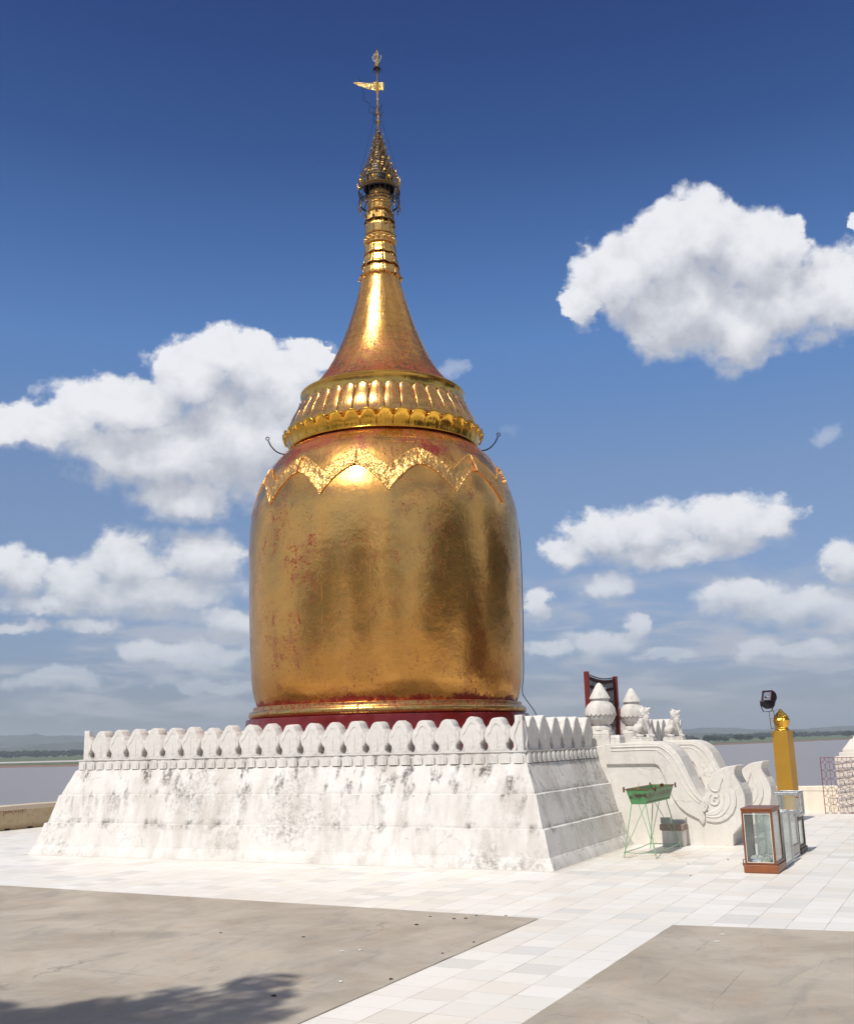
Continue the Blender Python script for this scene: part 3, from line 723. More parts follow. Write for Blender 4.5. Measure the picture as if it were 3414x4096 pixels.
# frieze of little round-headed tablets
FR = .53; ZF0, ZF1 = 1.338, 1.492
def frieze(p0, p1, outn, skip=None):
    p0, p1 = Vector(p0), Vector(p1); L = (p1-p0).length; d = (p1-p0)/L; n = round(L/.193); w = L/n
    mb = MB(); rnd = random.Random(3)
    for i in range(n):
        s0 = w*i; c = s0+w/2
        if skip and skip(p0+d*c): continue
        hw = w*rnd.uniform(.36, .42); top = ZF1-.012-rnd.uniform(0, .012); zb = ZF0-.002
        poly = [(c-hw, zb), (c-hw, top-.05)]+[(c-hw*math.cos(math.pi*k/6), top-.05+.05*math.sin(math.pi*k/6)) for k in range(1, 6)]+[(c+hw, top-.05), (c+hw, zb)]
        th = rnd.uniform(.028, .04)
        mb.prism(poly, lambda q: wp(*(p0+d*q[0]-outn*.04).xy, q[1]), lambda q: wp(*(p0+d*q[0]+outn*th).xy, q[1]))
        poly2 = [(c+(a-c)*.62, zb+(b-zb)*.86) for a, b in poly]
        mb.prism(poly2, lambda q: wp(*(p0+d*q[0]+outn*(th-.01)).xy, q[1]), lambda q: wp(*(p0+d*q[0]+outn*(th+.010)).xy, q[1]))
    mb.bx(wp(*(p0-outn*.02).xy, ZF1-.004), wp(*(p1+outn*.018).xy, ZF1+.012)) if abs(d.x) > .5 else mb.bx(wp(*(p0-outn*.02).xy, ZF1-.004), wp(*(p1+outn*.018).xy, ZF1+.0105))
    o = mb.build('frieze', M['plaster_clean'], plinth); return o
fx0, fx1, fy0, fy1 = PX0+FR, PX1-FR, PY0+FR, PY1-FR
STY0, STY1 = 10.62, 13.6
V2 = lambda x, y: Vector((x, y, 0))
frieze(V2(fx0, fy0), V2(fx1, fy0), V2(0, -1))
frieze(V2(fx1, fy0+.003), V2(fx1, STY0), V2(1, 0))
frieze(V2(fx1, STY1), V2(fx1, fy1), V2(1, 0))
frieze(V2(fx1, fy1), V2(fx0, fy1), V2(0, 1))
frieze(V2(fx0, fy1), V2(fx0, fy0+.003), V2(-1, 0))

# merlons
HALF = [(0.180, 0), (.166, .02), (.146, .042), (.138, .075), (.144, .11), (.166, .14), (.186, .168), (.195, .20), (.197, .24), (.188, .275), (.164, .31), (.136, .345), (.114, .38), (.096, .415), (.075, .447), (.043, .472), (.0, .482)]
def merlon_mesh(wk=1.0, th=.21, seed=0, half=0):
    """front face looks towards -y; bottom centre at the origin"""
    rnd = random.Random(seed); mb = MB()
    h = [(x*wk*rnd.uniform(.965, 1.02), z*rnd.uniform(.985, 1.01)) for x, z in HALF]
    R_ = h; L_ = [(-x*rnd.uniform(.98, 1.02), z) for x, z in h[:-1]][::-1]
    poly = R_+L_
    if half: poly = [(min(x, 0)if half < 0 else max(x, 0), z) for x, z in poly]
    if not half:
        mb.prism(poly, lambda q: (q[0], 0, q[1]), lambda q: (q[0], th, q[1]))
        # raised border around a sunken leaf
        inner_h = [(.128, 0), (.118, .03), (.108, .06), (.106, .085), (.110, .11), (.122, .14), (.133, .17), (.138, .20), (.134, .225), (.118, .25), (.095, .268), (.078, .29), (.066, .315), (.050, .34), (.032, .362), (.012, .382), (0, .392)]
        inner = [(x*wk, z) for x, z in inner_h]+[(-x*wk, z) for x, z in inner_h[:-1]][::-1]
        n = len(poly); o = len(mb.v)
        outer = [(x*.965, z*.985+.003) for x, z in poly]
        for yy, P_ in ((.003, outer), (-.008, [(x*.93, z*.975+.004) for x, z in poly]), (-.008, [(x*1.08, z*1.02) for x, z in inner]), (.003, inner)):
            mb.v += [(x, yy, z) for x, z in P_]
        for r in range(3):
            for i in range(n-1): mb.f.append((o+r*n+i, o+r*n+i+1, o+(r+1)*n+i+1, o+(r+1)*n+i))
        # centre spine of the leaf
        mb.tube([(0, .0, .06), (0, .004, .2), (0, .002, .33)], [.010*wk, .018*wk, .006], 6)
    return mb
mats_m = M['plaster_clean']
mer_meshes = []
for s_ in range(5):
    o = merlon_mesh(1.0, .21, s_).build('merlon', mats_m, plinth, bevel=.012, bseg=2)
    noisy(o, .010, 9, 0, s_*3.3); mer_meshes.append(o)
wide_meshes = []
for s_ in range(3):
    o = merlon_mesh(1.22, .21, s_+9).build('merlon', mats_m, plinth, bevel=.012, bseg=2)
    noisy(o, .006, 9, 0, s_*5.1); wide_meshes.append(o)
used = set()
def put_merlon(protos, k_, x, y, rz):
    p = protos[k_ % len(protos)]
    if p.name in used:
        o = p.copy(); COL.objects.link(o); o.parent = plinth
    else: o = p; used.add(p.name)
    o.location = wp(x, y, ZF1+.008); o.rotation_euler = (R(random.uniform(-1.6, 1.6)), R(random.uniform(-1.5, 1.5)), rz+R(random.uniform(-2, 2)))
    o.scale = (random.uniform(.97, 1.01), 1, random.uniform(.96, 1.03))
MI = .575
mx0, mx1, my0, my1 = PX0+MI, PX1-MI, PY0+MI, PY1-MI
n = 21; pitch = (mx1-mx0)/n
for i in range(1, n): put_merlon(mer_meshes, i*3+i//4, mx0+pitch*i, my0, 0)
for i in range(1, n): put_merlon(mer_meshes, i*2+i//3, mx0+pitch*i, my1, math.pi)
RY = [7.99, 8.47, 8.95, 9.43, 9.91, 10.42]
for i, y in enumerate(RY): put_merlon(wide_meshes, i, mx1, y, math.pi/2)
y = STY1+.2
i = 0
while y < my1-.25: put_merlon(wide_meshes, i, mx1, y, math.pi/2); y += .48; i += 1
n = 22; pitchy = (my1-my0)/n
for i in range(1, n): put_merlon(mer_meshes, i*2+1, mx0, my0+pitchy*i, -math.pi/2)
# folded corner merlons
hp = [(0, 0), (0, .482)]+[(-x, z) for x, z in HALF[:-1]][::-1]
def corner_merlon(cx, cy, sx, sy):
    mb = MB(); th = .11
    mb.prism(hp, lambda q: (q[0], 0, q[1]), lambda q: (q[0], th, q[1]))
    mb.prism([(x*1.1, z*.996) for x, z in hp], lambda q: (.004, -q[0]+.002, q[1]), lambda q: (-th, -q[0]+.002, q[1]))
    # raised outer rim on both faces
    rim = [(-x*.93, z*.985) for x, z in HALF[:-1]][::-1]; rim2 = [(-x*.60-.0, z*.86) for x, z in HALF[:-1]][::-1]
    for face in (0, 1):
        o = len(mb.v); n_ = len(rim)
        for d_, P_ in ((.002, rim), (-.02, [(a*.97, b) for a, b in rim]), (-.02, rim2), (.002, [(a*.95, b*.97) for a, b in rim2])):
            for a, b in P_: mb.v.append((a, d_, b) if face == 0 else (-d_+.004, -a, b))
        for r in range(3):
            for i in range(n_-1): mb.f.append((o+r*n_+i, o+r*n_+i+1, o+(r+1)*n_+i+1, o+(r+1)*n_+i))
    o = mb.build('merlon', mats_m, plinth, bevel=.01)
    o.location = wp(cx, cy, ZF1+.008); o.scale = (sx, sy, 1.02)
corner_merlon(mx1, my0, 1, 1); corner_merlon(mx0, my0, -1, 1); corner_merlon(mx1, my1, 1, -1); corner_merlon(mx0, my1, -1, -1)

# ------------------------------------------------------------------ staircase with scrolled side walls
stair = empty('staircase', (-.9, 12.1, 0), label='white staircase between two scrolled balustrade walls, climbing to the plinth', cat='staircase')
def sp(x, y, z): return (x+.9, y-12.1, z)
mb = MB()
steps = 8
for i in range(steps):
    x1 = .42-i*.24; mb.bx(sp(x1-.26-.0, 11.24, -.01), sp(x1, 12.98, 1.49*(i+1)/steps))
mb.bx(sp(-2.3, 11.24, -.01), sp(.42-steps*.24+.02, 12.98, 1.505))
mb.build('step', M['plaster_stair'], stair, bevel=.012)
OUT = [(-1.75, -.01), (-1.75, 1.50), (-1.2, 1.556), (-1.0, 1.567), (-.75, 1.572), (-.62, 1.562), (-.52, 1.53), (-.44, 1.485), (-.37, 1.42), (-.31, 1.33), (-.26, 1.22), (-.22, 1.126), (-.18, 1.02), (-.133, .924), (-.09, .83), (-.044, .755), (-.01, .71), (.018, .688), (.04, .74), (.066, .848), (.09, .92), (.127, .985), (.18, 1.05), (.239, 1.096), (.31, 1.14), (.397, 1.166), (.48, 1.178), (.559, 1.180), (.53, 1.145), (.514, 1.105), (.512, 1.056), (.525, 1.0), (.552, .944), (.585, .88), (.613, .82), (.632, .75), (.64, .675), (.634, .60), (.617, .53), (.60, .44), (.575, .345), (.535, .285), (.491, .237), (.45, .195), (.42, .163), (.412, .08), (.41, -.01)]
BODY = [(-1.5, 1.545), (-.75, 1.548), (-.60, 1.535), (-.47, 1.47), (-.37, 1.37), (-.29, 1.24), (-.21, 1.05), (-.13, .87), (-.05, .735), (.012, .66), (.04, .60), (.03, .56), (.0, .50),                      # upper edge, down to the mouth
        (.025, .42), (.018, .36), (-.02, .30), (-.045, .335), (-.08, .385), (-.16, .425), (-.26, .475), (-.36, .56), (-.44, .68), (-.50, .82), (-.56, .98), (-.615, 1.13), (-.65, 1.19), (-.70, 1.215), (-.8, 1.22), (-1.5, 1.22)]
TAIL = [(.03, .36), (.05, .352), (.15, .335), (.25, .345), (.36, .395), (.45, .48), (.50, .59), (.515, .70), (.50, .80), (.45, .90), (.40, 1.0), (.36, 1.10), (.33, 1.0), (.345, .90), (.36, .80), (.33, .68), (.26, .58), (.18, .53), (.10, .50), (.03, .485)]
def wall_side(y0, th):
    w = MB(); w.prism(OUT, lambda q: sp(q[0], y0, q[1]), lambda q: sp(q[0], y0+th, q[1]))
    o = w.build('balustrade_wall', M['plaster_stair'], stair, bevel=.016, bseg=2)
    for nm, poly, d in (('relief_body', BODY, .040), ('relief_tail', TAIL, .028)):
        r_ = MB(); r_.prism(poly, lambda q: sp(q[0], y0-d, q[1]), lambda q: sp(q[0], y0+.02, q[1]))
        r_.build('carved_scroll', M['plaster_stair'], o, bevel=.014, bseg=3)
    r_ = MB()
    def curve(pts, rad, k_=4):
        # Catmull-Rom through the points
        P_ = [pts[0]]+pts+[pts[-1]]; out = []
        for i in range(1, len(P_)-2):
            for s in range(k_):
                t = s/k_; a, b, c, d = P_[i-1], P_[i], P_[i+1], P_[i+2]
                out.append(tuple(.5*((2*b[j])+(-a[j]+c[j])*t+(2*a[j]-5*b[j]+4*c[j]-d[j])*t*t+(-a[j]+3*b[j]-3*c[j]+d[j])*t**3) for j in (0, 1)))
        out.append(pts[-1])
        r_.tube([sp(a, y0-rad[1], b) for a, b in out], rad[0], 6)
    curve([(-1.4, 1.49), (-.72, 1.495), (-.58, 1.47), (-.46, 1.38), (-.36, 1.24), (-.27, 1.04), (-.18, .86), (-.09, .73), (-.02, .655)], (.014, .038))
    curve([(-1.4, 1.435), (-.74, 1.44), (-.62, 1.41), (-.52, 1.32), (-.42, 1.17), (-.33, .99), (-.24, .82), (-.13, .69), (-.04, .625)], (.011, .038))
    curve([(.0, .50), (.045, .54), (.06, .60), (.045, .66)], (.022, .03))
    curve([(.04, .43), (.15, .415), (.26, .44), (.35, .52), (.41, .63), (.42, .74), (.39, .83)], (.014, .026))
    curve([(.04, .46), (.14, .455), (.22, .48), (.29, .56), (.325, .66), (.325, .76)], (.010, .026))
    curve([(.13, .76), (.10, .70), (.115, .63), (.17, .60), (.225, .62), (.245, .67), (.225, .715), (.185, .72), (.165, .69), (.18, .665)], (.014, .006))
    curve([(.10, .92), (.13, .84), (.20, .80), (.26, .83), (.29, .92), (.33, 1.04)], (.013, .005))
    curve([(.245, .72), (.25, .84), (.31, .95), (.345, 1.06), (.35, 1.13)], (.012, .005))
    curve([(.07, .56), (.09, .49), (.16, .48), (.24, .52)], (.012, .01))
    r_.build('carved_scroll', M['plaster_stair'], o, smooth=True)
    return o
wall_side(10.62, .62)
wall_side(12.97, .62)

def urn(x, y, z0, k_, label):
    root = empty('urn_finial', (x, y, z0), label=label, cat='finial', group='urn finials at the top of the staircase')
    mb = MB()
    mb.bx((-.185*k_, -.19*k_, -.05), (.185*k_, .19*k_, .20*k_)); mb.box((0, 0, .235*k_), (.37*k_, .38*k_, .07*k_), taper=.85)
    mb.bx((.17*k_, -.15*k_, -.05), (.345*k_, .15*k_, .13*k_)); mb.box((.258*k_, 0, .157*k_), (.175*k_, .30*k_, .055*k_), taper=.8)
    mb.build('pedestal', M['plaster_clean'], root, bevel=.012)
    mb = MB(); mb.lathe([(.001*k_, .265*k_), (.178*k_, .266*k_), (.174*k_, .31*k_), (.162*k_, .335*k_), (.140*k_, .345*k_), (.150*k_, .36*k_), (.195*k_, .40*k_), (.232*k_, .46*k_), (.247*k_, .52*k_), (.247*k_, .56*k_), (.236*k_, .62*k_), (.208*k_, .68*k_), (.165*k_, .725*k_), (.145*k_, .745*k_), (.150*k_, .765*k_), (.001, .77*k_)], 36)
    mb.build('bowl', M['plaster_clean'], root, smooth=True, angle=50)
    mb = MB(); n_ = 20; K_ = n_*8             # scalloped collar lying on the bowl
    rows = [(.156, .728, 0), (.207, .688, 0), (.243, .625, 0), (.2585, .57, .6), (.261, .535, 1), (.250, .533, 1)]
    for r, z, w in rows:
        for c in range(K_):
            a = 2*math.pi*c/K_; u_ = 2*((c % 8)/8)-1; e = 1-abs(u_)**2.4; gr_ = -.005*max(0, 1-abs((c % 8)-0)/1.0) if r > .2 and r < .2605 else 0
            mb.v.append(((r+gr_)*k_*math.cos(a), (r+gr_)*k_*math.sin(a), (z-.032*e*w)*k_))
    for q in range(len(rows)-1):
        for c in range(K_): mb.f.append((q*K_+c, q*K_+(c+1) % K_, (q+1)*K_+(c+1) % K_, (q+1)*K_+c))
    mb.build('collar', M['plaster_clean'], root, smooth=True, angle=50)
    mb = MB(); n_ = 18
    prof = [(.142, .765), (.150, .775), (.172, .785), (.168, .80), (.140, .85), (.112, .90), (.085, .95), (.055, 1.0), (.028, 1.035), (.001, 1.05)]
    mb.lathe([(r*k_, z*k_) for r, z in prof], 72, mod=lambda a, j, r, z: (.007*abs(math.sin(a*n_/2))-.004)*k_*(1 if 2 < j < 9 else 0))
    mb.build('conical_top', M['plaster_clean'], root, smooth=True, angle=60)
    return root
u1 = on_y(2320+337/3.6458, 2650+1200/3.6458, 10.93); urn(u1.x-.02, 10.93, 1.50, 1.0, 'white scalloped urn finial in front of the red gate')
u2 = on_y(2320+785/3.6458, 2650+1170/3.6458, 13.15); urn(u2.x, 13.15, 1.51, .98, 'white scalloped urn finial behind the nearer lion')

# ------------------------------------------------------------------ guardian lions
def lion(x, y, z0, k_, label):
    root = empty('lion_statue', (x, y, z0), label=label, cat='statue', group='guardian lion statues on the stair walls')
    mb = MB(); mb.bx((-.19, -.11, -.03), (.20, .11, .035)); mb.bx((-.175, -.10, .035), (.19, .10, .062)); o = mb.build('base', M['plaster_clean'], root, bevel=.01)
    b = MB(); C = capsule
    C(b, (-.085, 0, .17), (.02, 0, .32), .082, .088)            # back
    C(b, (.02, 0, .31), (.055, 0, .37), .092, .072)             # chest
    C(b, (.045, 0, .20), (.045, 0, .33), .060, .085)
    C(b, (.03, 0, .38), (.035, 0, .47), .066, .058)             # neck
    C(b, (.03, 0, .49), (.085, 0, .495), .058, .045)            # head
    C(b, (.08, 0, .512), (.135, 0, .528), .034, .026)           # upper jaw
    C(b, (.075, 0, .455), (.125, 0, .445), .026, .018)          # lower jaw
    C(b, (.135, 0, .53), (.150, 0, .555), .016, .008)           # curled nose
    C(b, (.02, 0, .53), (.0, 0, .575), .032, .014)            # crest
    C(b, (-.02, 0, .50), (-.035, 0, .535), .030, .012)
    for s in (-1, 1):
        C(b, (.06, s*.035, .53), (.05, s*.05, .565), .018, .008)   # brow/ear
        C(b, (.0, s*.045, .47), (-.02, s*.05, .45), .026, .012)     # mane locks
        C(b, (.02, s*.05, .43), (.0, s*.055, .41), .026, .012)
        C(b, (.055, s*.062, .35), (.105, s*.06, .22), .040, .027)  # fore leg
        C(b, (.105, s*.06, .22), (.135, s*.06, .10), .027, .024)
        C(b, (.135, s*.06, .085), (.175, s*.06, .078), .026, .018) # paw
        C(b, (-.075, s*.068, .185), (-.015, s*.082, .225), .072, .050) # thigh
        C(b, (-.015, s*.085, .215), (-.085, s*.085, .115), .038, .026) # shank
        C(b, (-.085, s*.085, .085), (.015, s*.085, .080), .026, .024)  # hind foot
        C(b, (.10, s*.045, .33), (.10, s*.02, .30), .02, .014)
    C(b, (-.15, 0, .10), (-.165, 0, .20), .022, .018); C(b, (-.165, 0, .2), (-.13, 0, .27), .018, .012)   # tail
    C(b, (.085, 0, .40), (.10, 0, .36), .03, .02)                  # breast tassel
    remeshed(b, 'body', M['plaster_clean'], root, .0085, 2)
    mb = MB(); mb.lathe([(.070, .385), (.078, .392), (.072, .402)], 16, (.03, 0, 0)); mb.build('collar', M['plaster_clean'], root, smooth=True)
    root.scale = (k_, k_, k_)
    return root
l1 = on_y(2320+920/3.6458, 2650+1150/3.6458, 10.86); lion(l1.x, 10.86, 1.585, .95, 'white guardian lion with open jaws, seated on the nearer stair wall')
l2 = on_y(2320+1368/3.6458, 2650+1150/3.6458, 13.1); lion(l2.x, 13.1, 1.575, .95, 'white guardian lion seated on the farther stair wall against the sky')

# ------------------------------------------------------------------ red iron gate at the stair head
GX, GY0, GY1 = -1.97, 11.28, 12.93
gate = empty('iron_gate', (GX, 12.1, 1.49), label='red-posted iron gate with dark lattice and a hung picture board at the stair head', cat='gate')
mb = MB(); mb.box((0, GY0-12.1, .63), (.075, .085, 1.30)); mb.build('post', M['red_paint'], gate, bevel=.006)
mb = MB(); mb.box((0, GY1-12.1, .63), (.075, .085, 1.27)); mb.build('post', M['red_paint'], gate, bevel=.006)
mb = MB()
def topz(t): return 1.245-.055*math.sin(math.pi*t)
ys = [GY0-12.1+(GY1-GY0)*i/24 for i in range(25)]
mb.tube([(0, y, topz(i/24)) for i, y in enumerate(ys)], .010, 6)
for zz in (.10, .35, .62, .80): mb.tube([(0, ys[0], zz), (0, ys[-1], zz)], .010, 5)
for i in range(1, 24):
    t = i/24; y = ys[i]; mb.tube([(0, y, .02), (0, y, topz(t)-.02)], .009, 5)
    for zz in [topz(t)-.06, topz(t)-.20, .71, .48, .22]:
        mb.ball((0, y, zz), .022, 8, 1.5)
    for zz in (.16, .42, .55): 
        mb.tube([(0, y-.035+.035*math.cos(w), zz+.04*math.sin(w)) for w in [k*math.pi/4 for k in range(8)]], .006, 4, True)
mb.build('lattice', mat_simple('dark_red_iron', (.045, .012, .012), .5, .3), gate)
mb = MB(); mb.bx((-.025, -.42, .62), (.03, .10, 1.02)); mb.bx((.03, -.44, .60), (.045, .12, .64)); mb.bx((.03, -.44, 1.0), (.045, .12, 1.04))
pb = mb.build('picture_board', M['pale_sign'], gate)
mb = MB()
for (y, z, a, b) in ((-.3, .88, .12, .05), (-.33, .82, .08, .04), (-.12, .86, .10, .05), (-.2, .76, .16, .03)): mb.bx((.031, y, z), (.036, y+a, z+b))
mb.build('blue_marks', mat_simple('blue_marks', (.03, .05, .25), .5), pb)

# low stone block by the stair wall
mb = MB(); mb.bx((-.16, -.13, -.005), (.16, .13, .235))
blk = empty('stone_block', (-.44, 10.47, 0), label='small grey stone block with a stained ledge against the stair wall', cat='stone block')
mb.build('block', mat_plaster('grey_block', .8, .1, False, .3), blk, bevel=.008)
mb = MB(); mb.bx((-.185, -.15, .236), (.185, .13, .325)); mb.build('ledge', mat_simple('stained_ledge', (.30, .23, .20), .85, 0, .35, 18), blk, bevel=.008)

# ------------------------------------------------------------------ the golden bell
BX, BY = -6.003, 11.509
stupa = empty('golden_stupa', (BX, BY, 1.33), label='tall gilded bell-shaped stupa with a tapering ringed spire', cat='stupa')
ZB = 1.33
def gb(prof): return [(r, z-ZB) for r, z in prof]
def smooth_prof(pts, k_=6):
    P_ = [pts[0]]+pts+[pts[-1]]; out = []
    for i in range(1, len(P_)-2):
        for s in range(k_):
            t = s/k_; a, b, c, d = P_[i-1], P_[i], P_[i+1], P_[i+2]
            out.append(tuple(.5*((2*b[j])+(-a[j]+c[j])*t+(2*a[j]-5*b[j]+4*c[j]-d[j])*t*t+(-a[j]+3*b[j]-3*c[j]+d[j])*t**3) for j in (0, 1)))
    out.append(pts[-1]); return out
BELL = smooth_prof([(2.42, 2.30), (2.46, 2.42), (2.50, 2.56), (2.545, 2.80), (2.590, 3.34), (2.612, 3.90), (2.628, 4.64), (2.622, 5.36), (2.592, 5.90), (2.515, 6.25), (2.390, 6.59), (2.225, 6.89), (2.03, 7.13), (1.82, 7.30), (1.62, 7.42)])
def bell_r(z):
    for (r0, z0), (r1, z1) in zip(BELL, BELL[1:]):
        if z0 <= z <= z1: return r0+(r1-r0)*(z-z0)/max(z1-z0, 1e-6)
    return BELL[0][0] if z < BELL[0][1] else BELL[-1][0]
# hand-beaten surface: low, wide dents
mb = MB(); mb.lathe(BELL, 220, mod=lambda a, j, r, z: .018*mnoise.noise(Vector((math.cos(a)*2.6, math.sin(a)*2.6, z*.9)))+.006*mnoise.noise(Vector((math.cos(a)*8, math.sin(a)*8, z*3))))
mb.v = [(x, y, z-ZB) for x, y, z in mb.v]
mb.build('bell_body', M['gold_bell'], stupa, smooth=True)
mb = MB(); mb.lathe(gb([(2.44, 2.34), (2.515, 2.345), (2.525, 2.335), (2.525, 2.285), (2.535, 2.272)]), 160, mod=lambda a, j, r, z: .006*mnoise.noise(Vector((math.cos(a)*9, math.sin(a)*9, z*5))))
mb.build('upper_moulding', mat_gold('gilded_moulding', 1.3, 'plain', .3, (.70, .42, .13)), stupa, smooth=True, angle=40)
mb = MB(); mb.lathe(gb([(2.53, 2.272), (2.575, 2.270), (2.60, 2.25), (2.612, 2.22), (2.612, 2.19), (2.600, 2.16), (2.58, 2.14), (2.56, 2.13)]), 160, mod=lambda a, j, r, z: .006*mnoise.noise(Vector((math.cos(a)*9, math.sin(a)*9, z*5))))
mb.build('lower_moulding', mat_gold('gilded_roll', 1.0, 'plain', .25, (.78, .50, .16)), stupa, smooth=True)
mb = MB(); mb.lathe(gb([(2.56, 2.13), (2.645, 2.127), (2.65, 2.10), (2.655, 2.02), (2.68, 1.90), (2.73, 1.75), (2.81, 1.60), (2.93, 1.45), (3.06, 1.34), (3.06, 1.30)]), 240, mod=lambda a, j, r, z: (.010*max(0, math.cos(a*60))**6+.010*mnoise.noise(Vector((math.cos(a)*12, math.sin(a)*12, z*3))))*(1 if j > 1 else 0))
mb.build('red_skirt', M['red_lacquer'], stupa, smooth=True, angle=50)

# festoon band with twelve pointed tips
def fest_low(ph):                     # ph 0..1 between two tips -> height of the lower edge
    u = abs(2*ph-1)                   # 1 at tips, 0 at arch crown
    return 6.46-.46*(u**1.75)-.06*u
rows = []
AZ0 = math.atan2(CAM.y-BY, CAM.x-BX)   # direction from bell to camera
NT_ = 13; seg = 28
mb = MB(); NR = 7
total = NT_*seg
def bell_pt(a, z, off):
    r = bell_r(z); dz = .04; dr = (bell_r(z+dz)-bell_r(z-dz))/(2*dz); nl = math.sqrt(1+dr*dr)
    return ((r+off/nl)*math.cos(a), (r+off/nl)*math.sin(a), z-ZB-dr*off/nl)
for i in range(total):
    a = AZ0+R(1.8)+2*math.pi*i/total; ph = (i % seg)/seg
    zl = fest_low(ph); u = abs(2*ph-1); zh = zl+.335+.13*u**3
    for j, (t, off) in enumerate(((0, .0), (0, .016), (.06, .020), (.10, .010), (.5, .014), (.88, .010), (.93, .020), (1, .016), (1, 0))):
        mb.v.append(bell_pt(a, zl+(zh-zl)*t, off))
NR = 9
for i in range(total):
    i2 = (i+1) % total
    for j in range(NR-1): mb.f.append((i*NR+j, i2*NR+j, i2*NR+j+1, i*NR+j+1))
fest = mb.build('festoon_band', M['gold_band'], stupa, smooth=True, angle=50)
mb = MB()                              # beaded edge
for i in range(NT_*seg*2):
    t_ = i/2; a = AZ0+R(1.8)+2*math.pi*t_/total; ph = (t_ % seg)/seg; zl = fest_low(ph); u = abs(2*ph-1); zh = zl+.335+.13*u**3
    c = Vector(bell_pt(a, zh-.012, .020)); o = len(mb.v); q_ = .012
    for d in ((q_, 0, 0), (-q_, 0, 0), (0, q_, 0), (0, -q_, 0), (0, 0, q_), (0, 0, -q_)): mb.v.append(tuple(c+Vector(d)))
    mb.f.extend([(o+a_, o+b_, o+c_) for a_, b_, c_ in ((0, 2, 4), (2, 1, 4), (1, 3, 4), (3, 0, 4), (2, 0, 5), (1, 2, 5), (3, 1, 5), (0, 3, 5))])
mb.build('beading', M['gold_band'], fest, smooth=True)
for k_ in range(NT_):
    a = AZ0+R(1.8)+2*math.pi*(k_+.5)/NT_
    mb = MB(); mb.tube([bell_pt(a, 6.46+.30*t, .034) for t in (0, .25, .5, .75, 1)], .014, 6); mb.build('clasp', M['gold_band'], fest)

def rivets(prof_fn, zrows, dz_v, nmer, name, parent, pf, step=.05, rr=.0095):
    mb = MB()
    def dot(a, z):
        p = Vector(pf(a, z, .004)); o = len(mb.v)
        for d in ((rr, 0, 0), (-rr, 0, 0), (0, rr, 0), (0, -rr, 0), (0, 0, rr), (0, 0, -rr)): mb.v.append(tuple(p+Vector(d)))
        mb.f.extend([(o+a_, o+b_, o+c_) for a_, b_, c_ in ((0, 2, 4), (2, 1, 4), (1, 3, 4), (3, 0, 4), (2, 0, 5), (1, 2, 5), (3, 1, 5), (0, 3, 5))])
    for z in zrows:
        r = prof_fn(z); n_ = int(2*math.pi*r/step)
        for i in range(n_): dot(2*math.pi*i/n_, z)
    for k2, (za, zb) in enumerate(zip(zrows, zrows[1:])):
        for i in range(nmer):
            a = 2*math.pi*(i+.5*(k2 % 2))/nmer; L = abs(zb-za)*1.1; n_ = max(2, int(L/step))
            for q in range(1, n_): dot(a, za+(zb-za)*q/n_)
    return mb.build(name, M['gold_up'], parent)
rivets(bell_r, [6.93, 7.05, 7.15, 7.23], .05, 44, 'rivets', stupa, bell_pt)

# lotus collars
NP = 39
def petals(name, mat, prof, hw_fn, mod_rot=0, ribs=0, tip=.05, gap=.975):
    """prof: list (r,z) along the petal from foot to tip"""
    mb = MB(); m_ = 21
    for i in range(NP):
        a0 = 2*math.pi*(i+mod_rot)/NP; da = 2*math.pi/NP*.5*gap; o = len(mb.v); K = len(prof)
        for j, (r, z) in enumerate(prof):
            for c in range(m_):
                u = -1+2*c/(m_-1); t = j/(K-1)
                # pull the upper corners down so that the tip becomes an ogee
                drop = (tip*(abs(u)**3.2)+.022*abs(u))*(t**3)
                rad = r-.005*u*u-.005*max(0, abs(u)-.85)/.15+(ribs*math.cos(u*14) if ribs and t < .9 else 0)
                zz = z-drop
                mb.v.append((rad*math.cos(a0+u*da), rad*math.sin(a0+u*da), zz-ZB))
        for j in range(K-1):
            for c in range(m_-1): mb.f.append((o+j*m_+c, o+j*m_+c+1, o+(j+1)*m_+c+1, o+(j+1)*m_+c))
    ob = mb.build(name, mat, stupa, smooth=True, angle=60); md = ob.modifiers.new('s', 'SOLIDIFY'); md.thickness = .012; md.offset = -1
    return ob
mb = MB(); mb.lathe(gb([(1.55, 7.38), (1.86, 7.33), (1.875, 7.36), (1.86, 7.50), (1.83, 7.60), (1.80, 7.70), (1.78, 7.85), (1.70, 8.05), (1.62, 8.22), (1.56, 8.30)]), 140); mb.build('lotus_core', M['gold_petal'], stupa, smooth=True)
petals('upper_lotus_collar', M['gold_petal'], smooth_prof([(1.885, 7.60), (1.895, 7.70), (1.868, 7.84), (1.81, 7.98), (1.745, 8.10), (1.70, 8.20), (1.685, 8.27)], 2), None, 0, .0005, .10)
petals('lower_lotus_collar', M['gold_up'], smooth_prof([(1.855, 7.32), (1.868, 7.36), (1.885, 7.44), (1.915, 7.52), (1.955, 7.59), (2.0, 7.65)], 2), None, .5, .0012, .085)
mb = MB(); mb.lathe(gb([(1.87, 7.315), (1.885, 7.318), (1.885, 7.335), (1.87, 7.34)]), 120); mb.build('collar_ring', M['gold_up'], stupa, smooth=True)
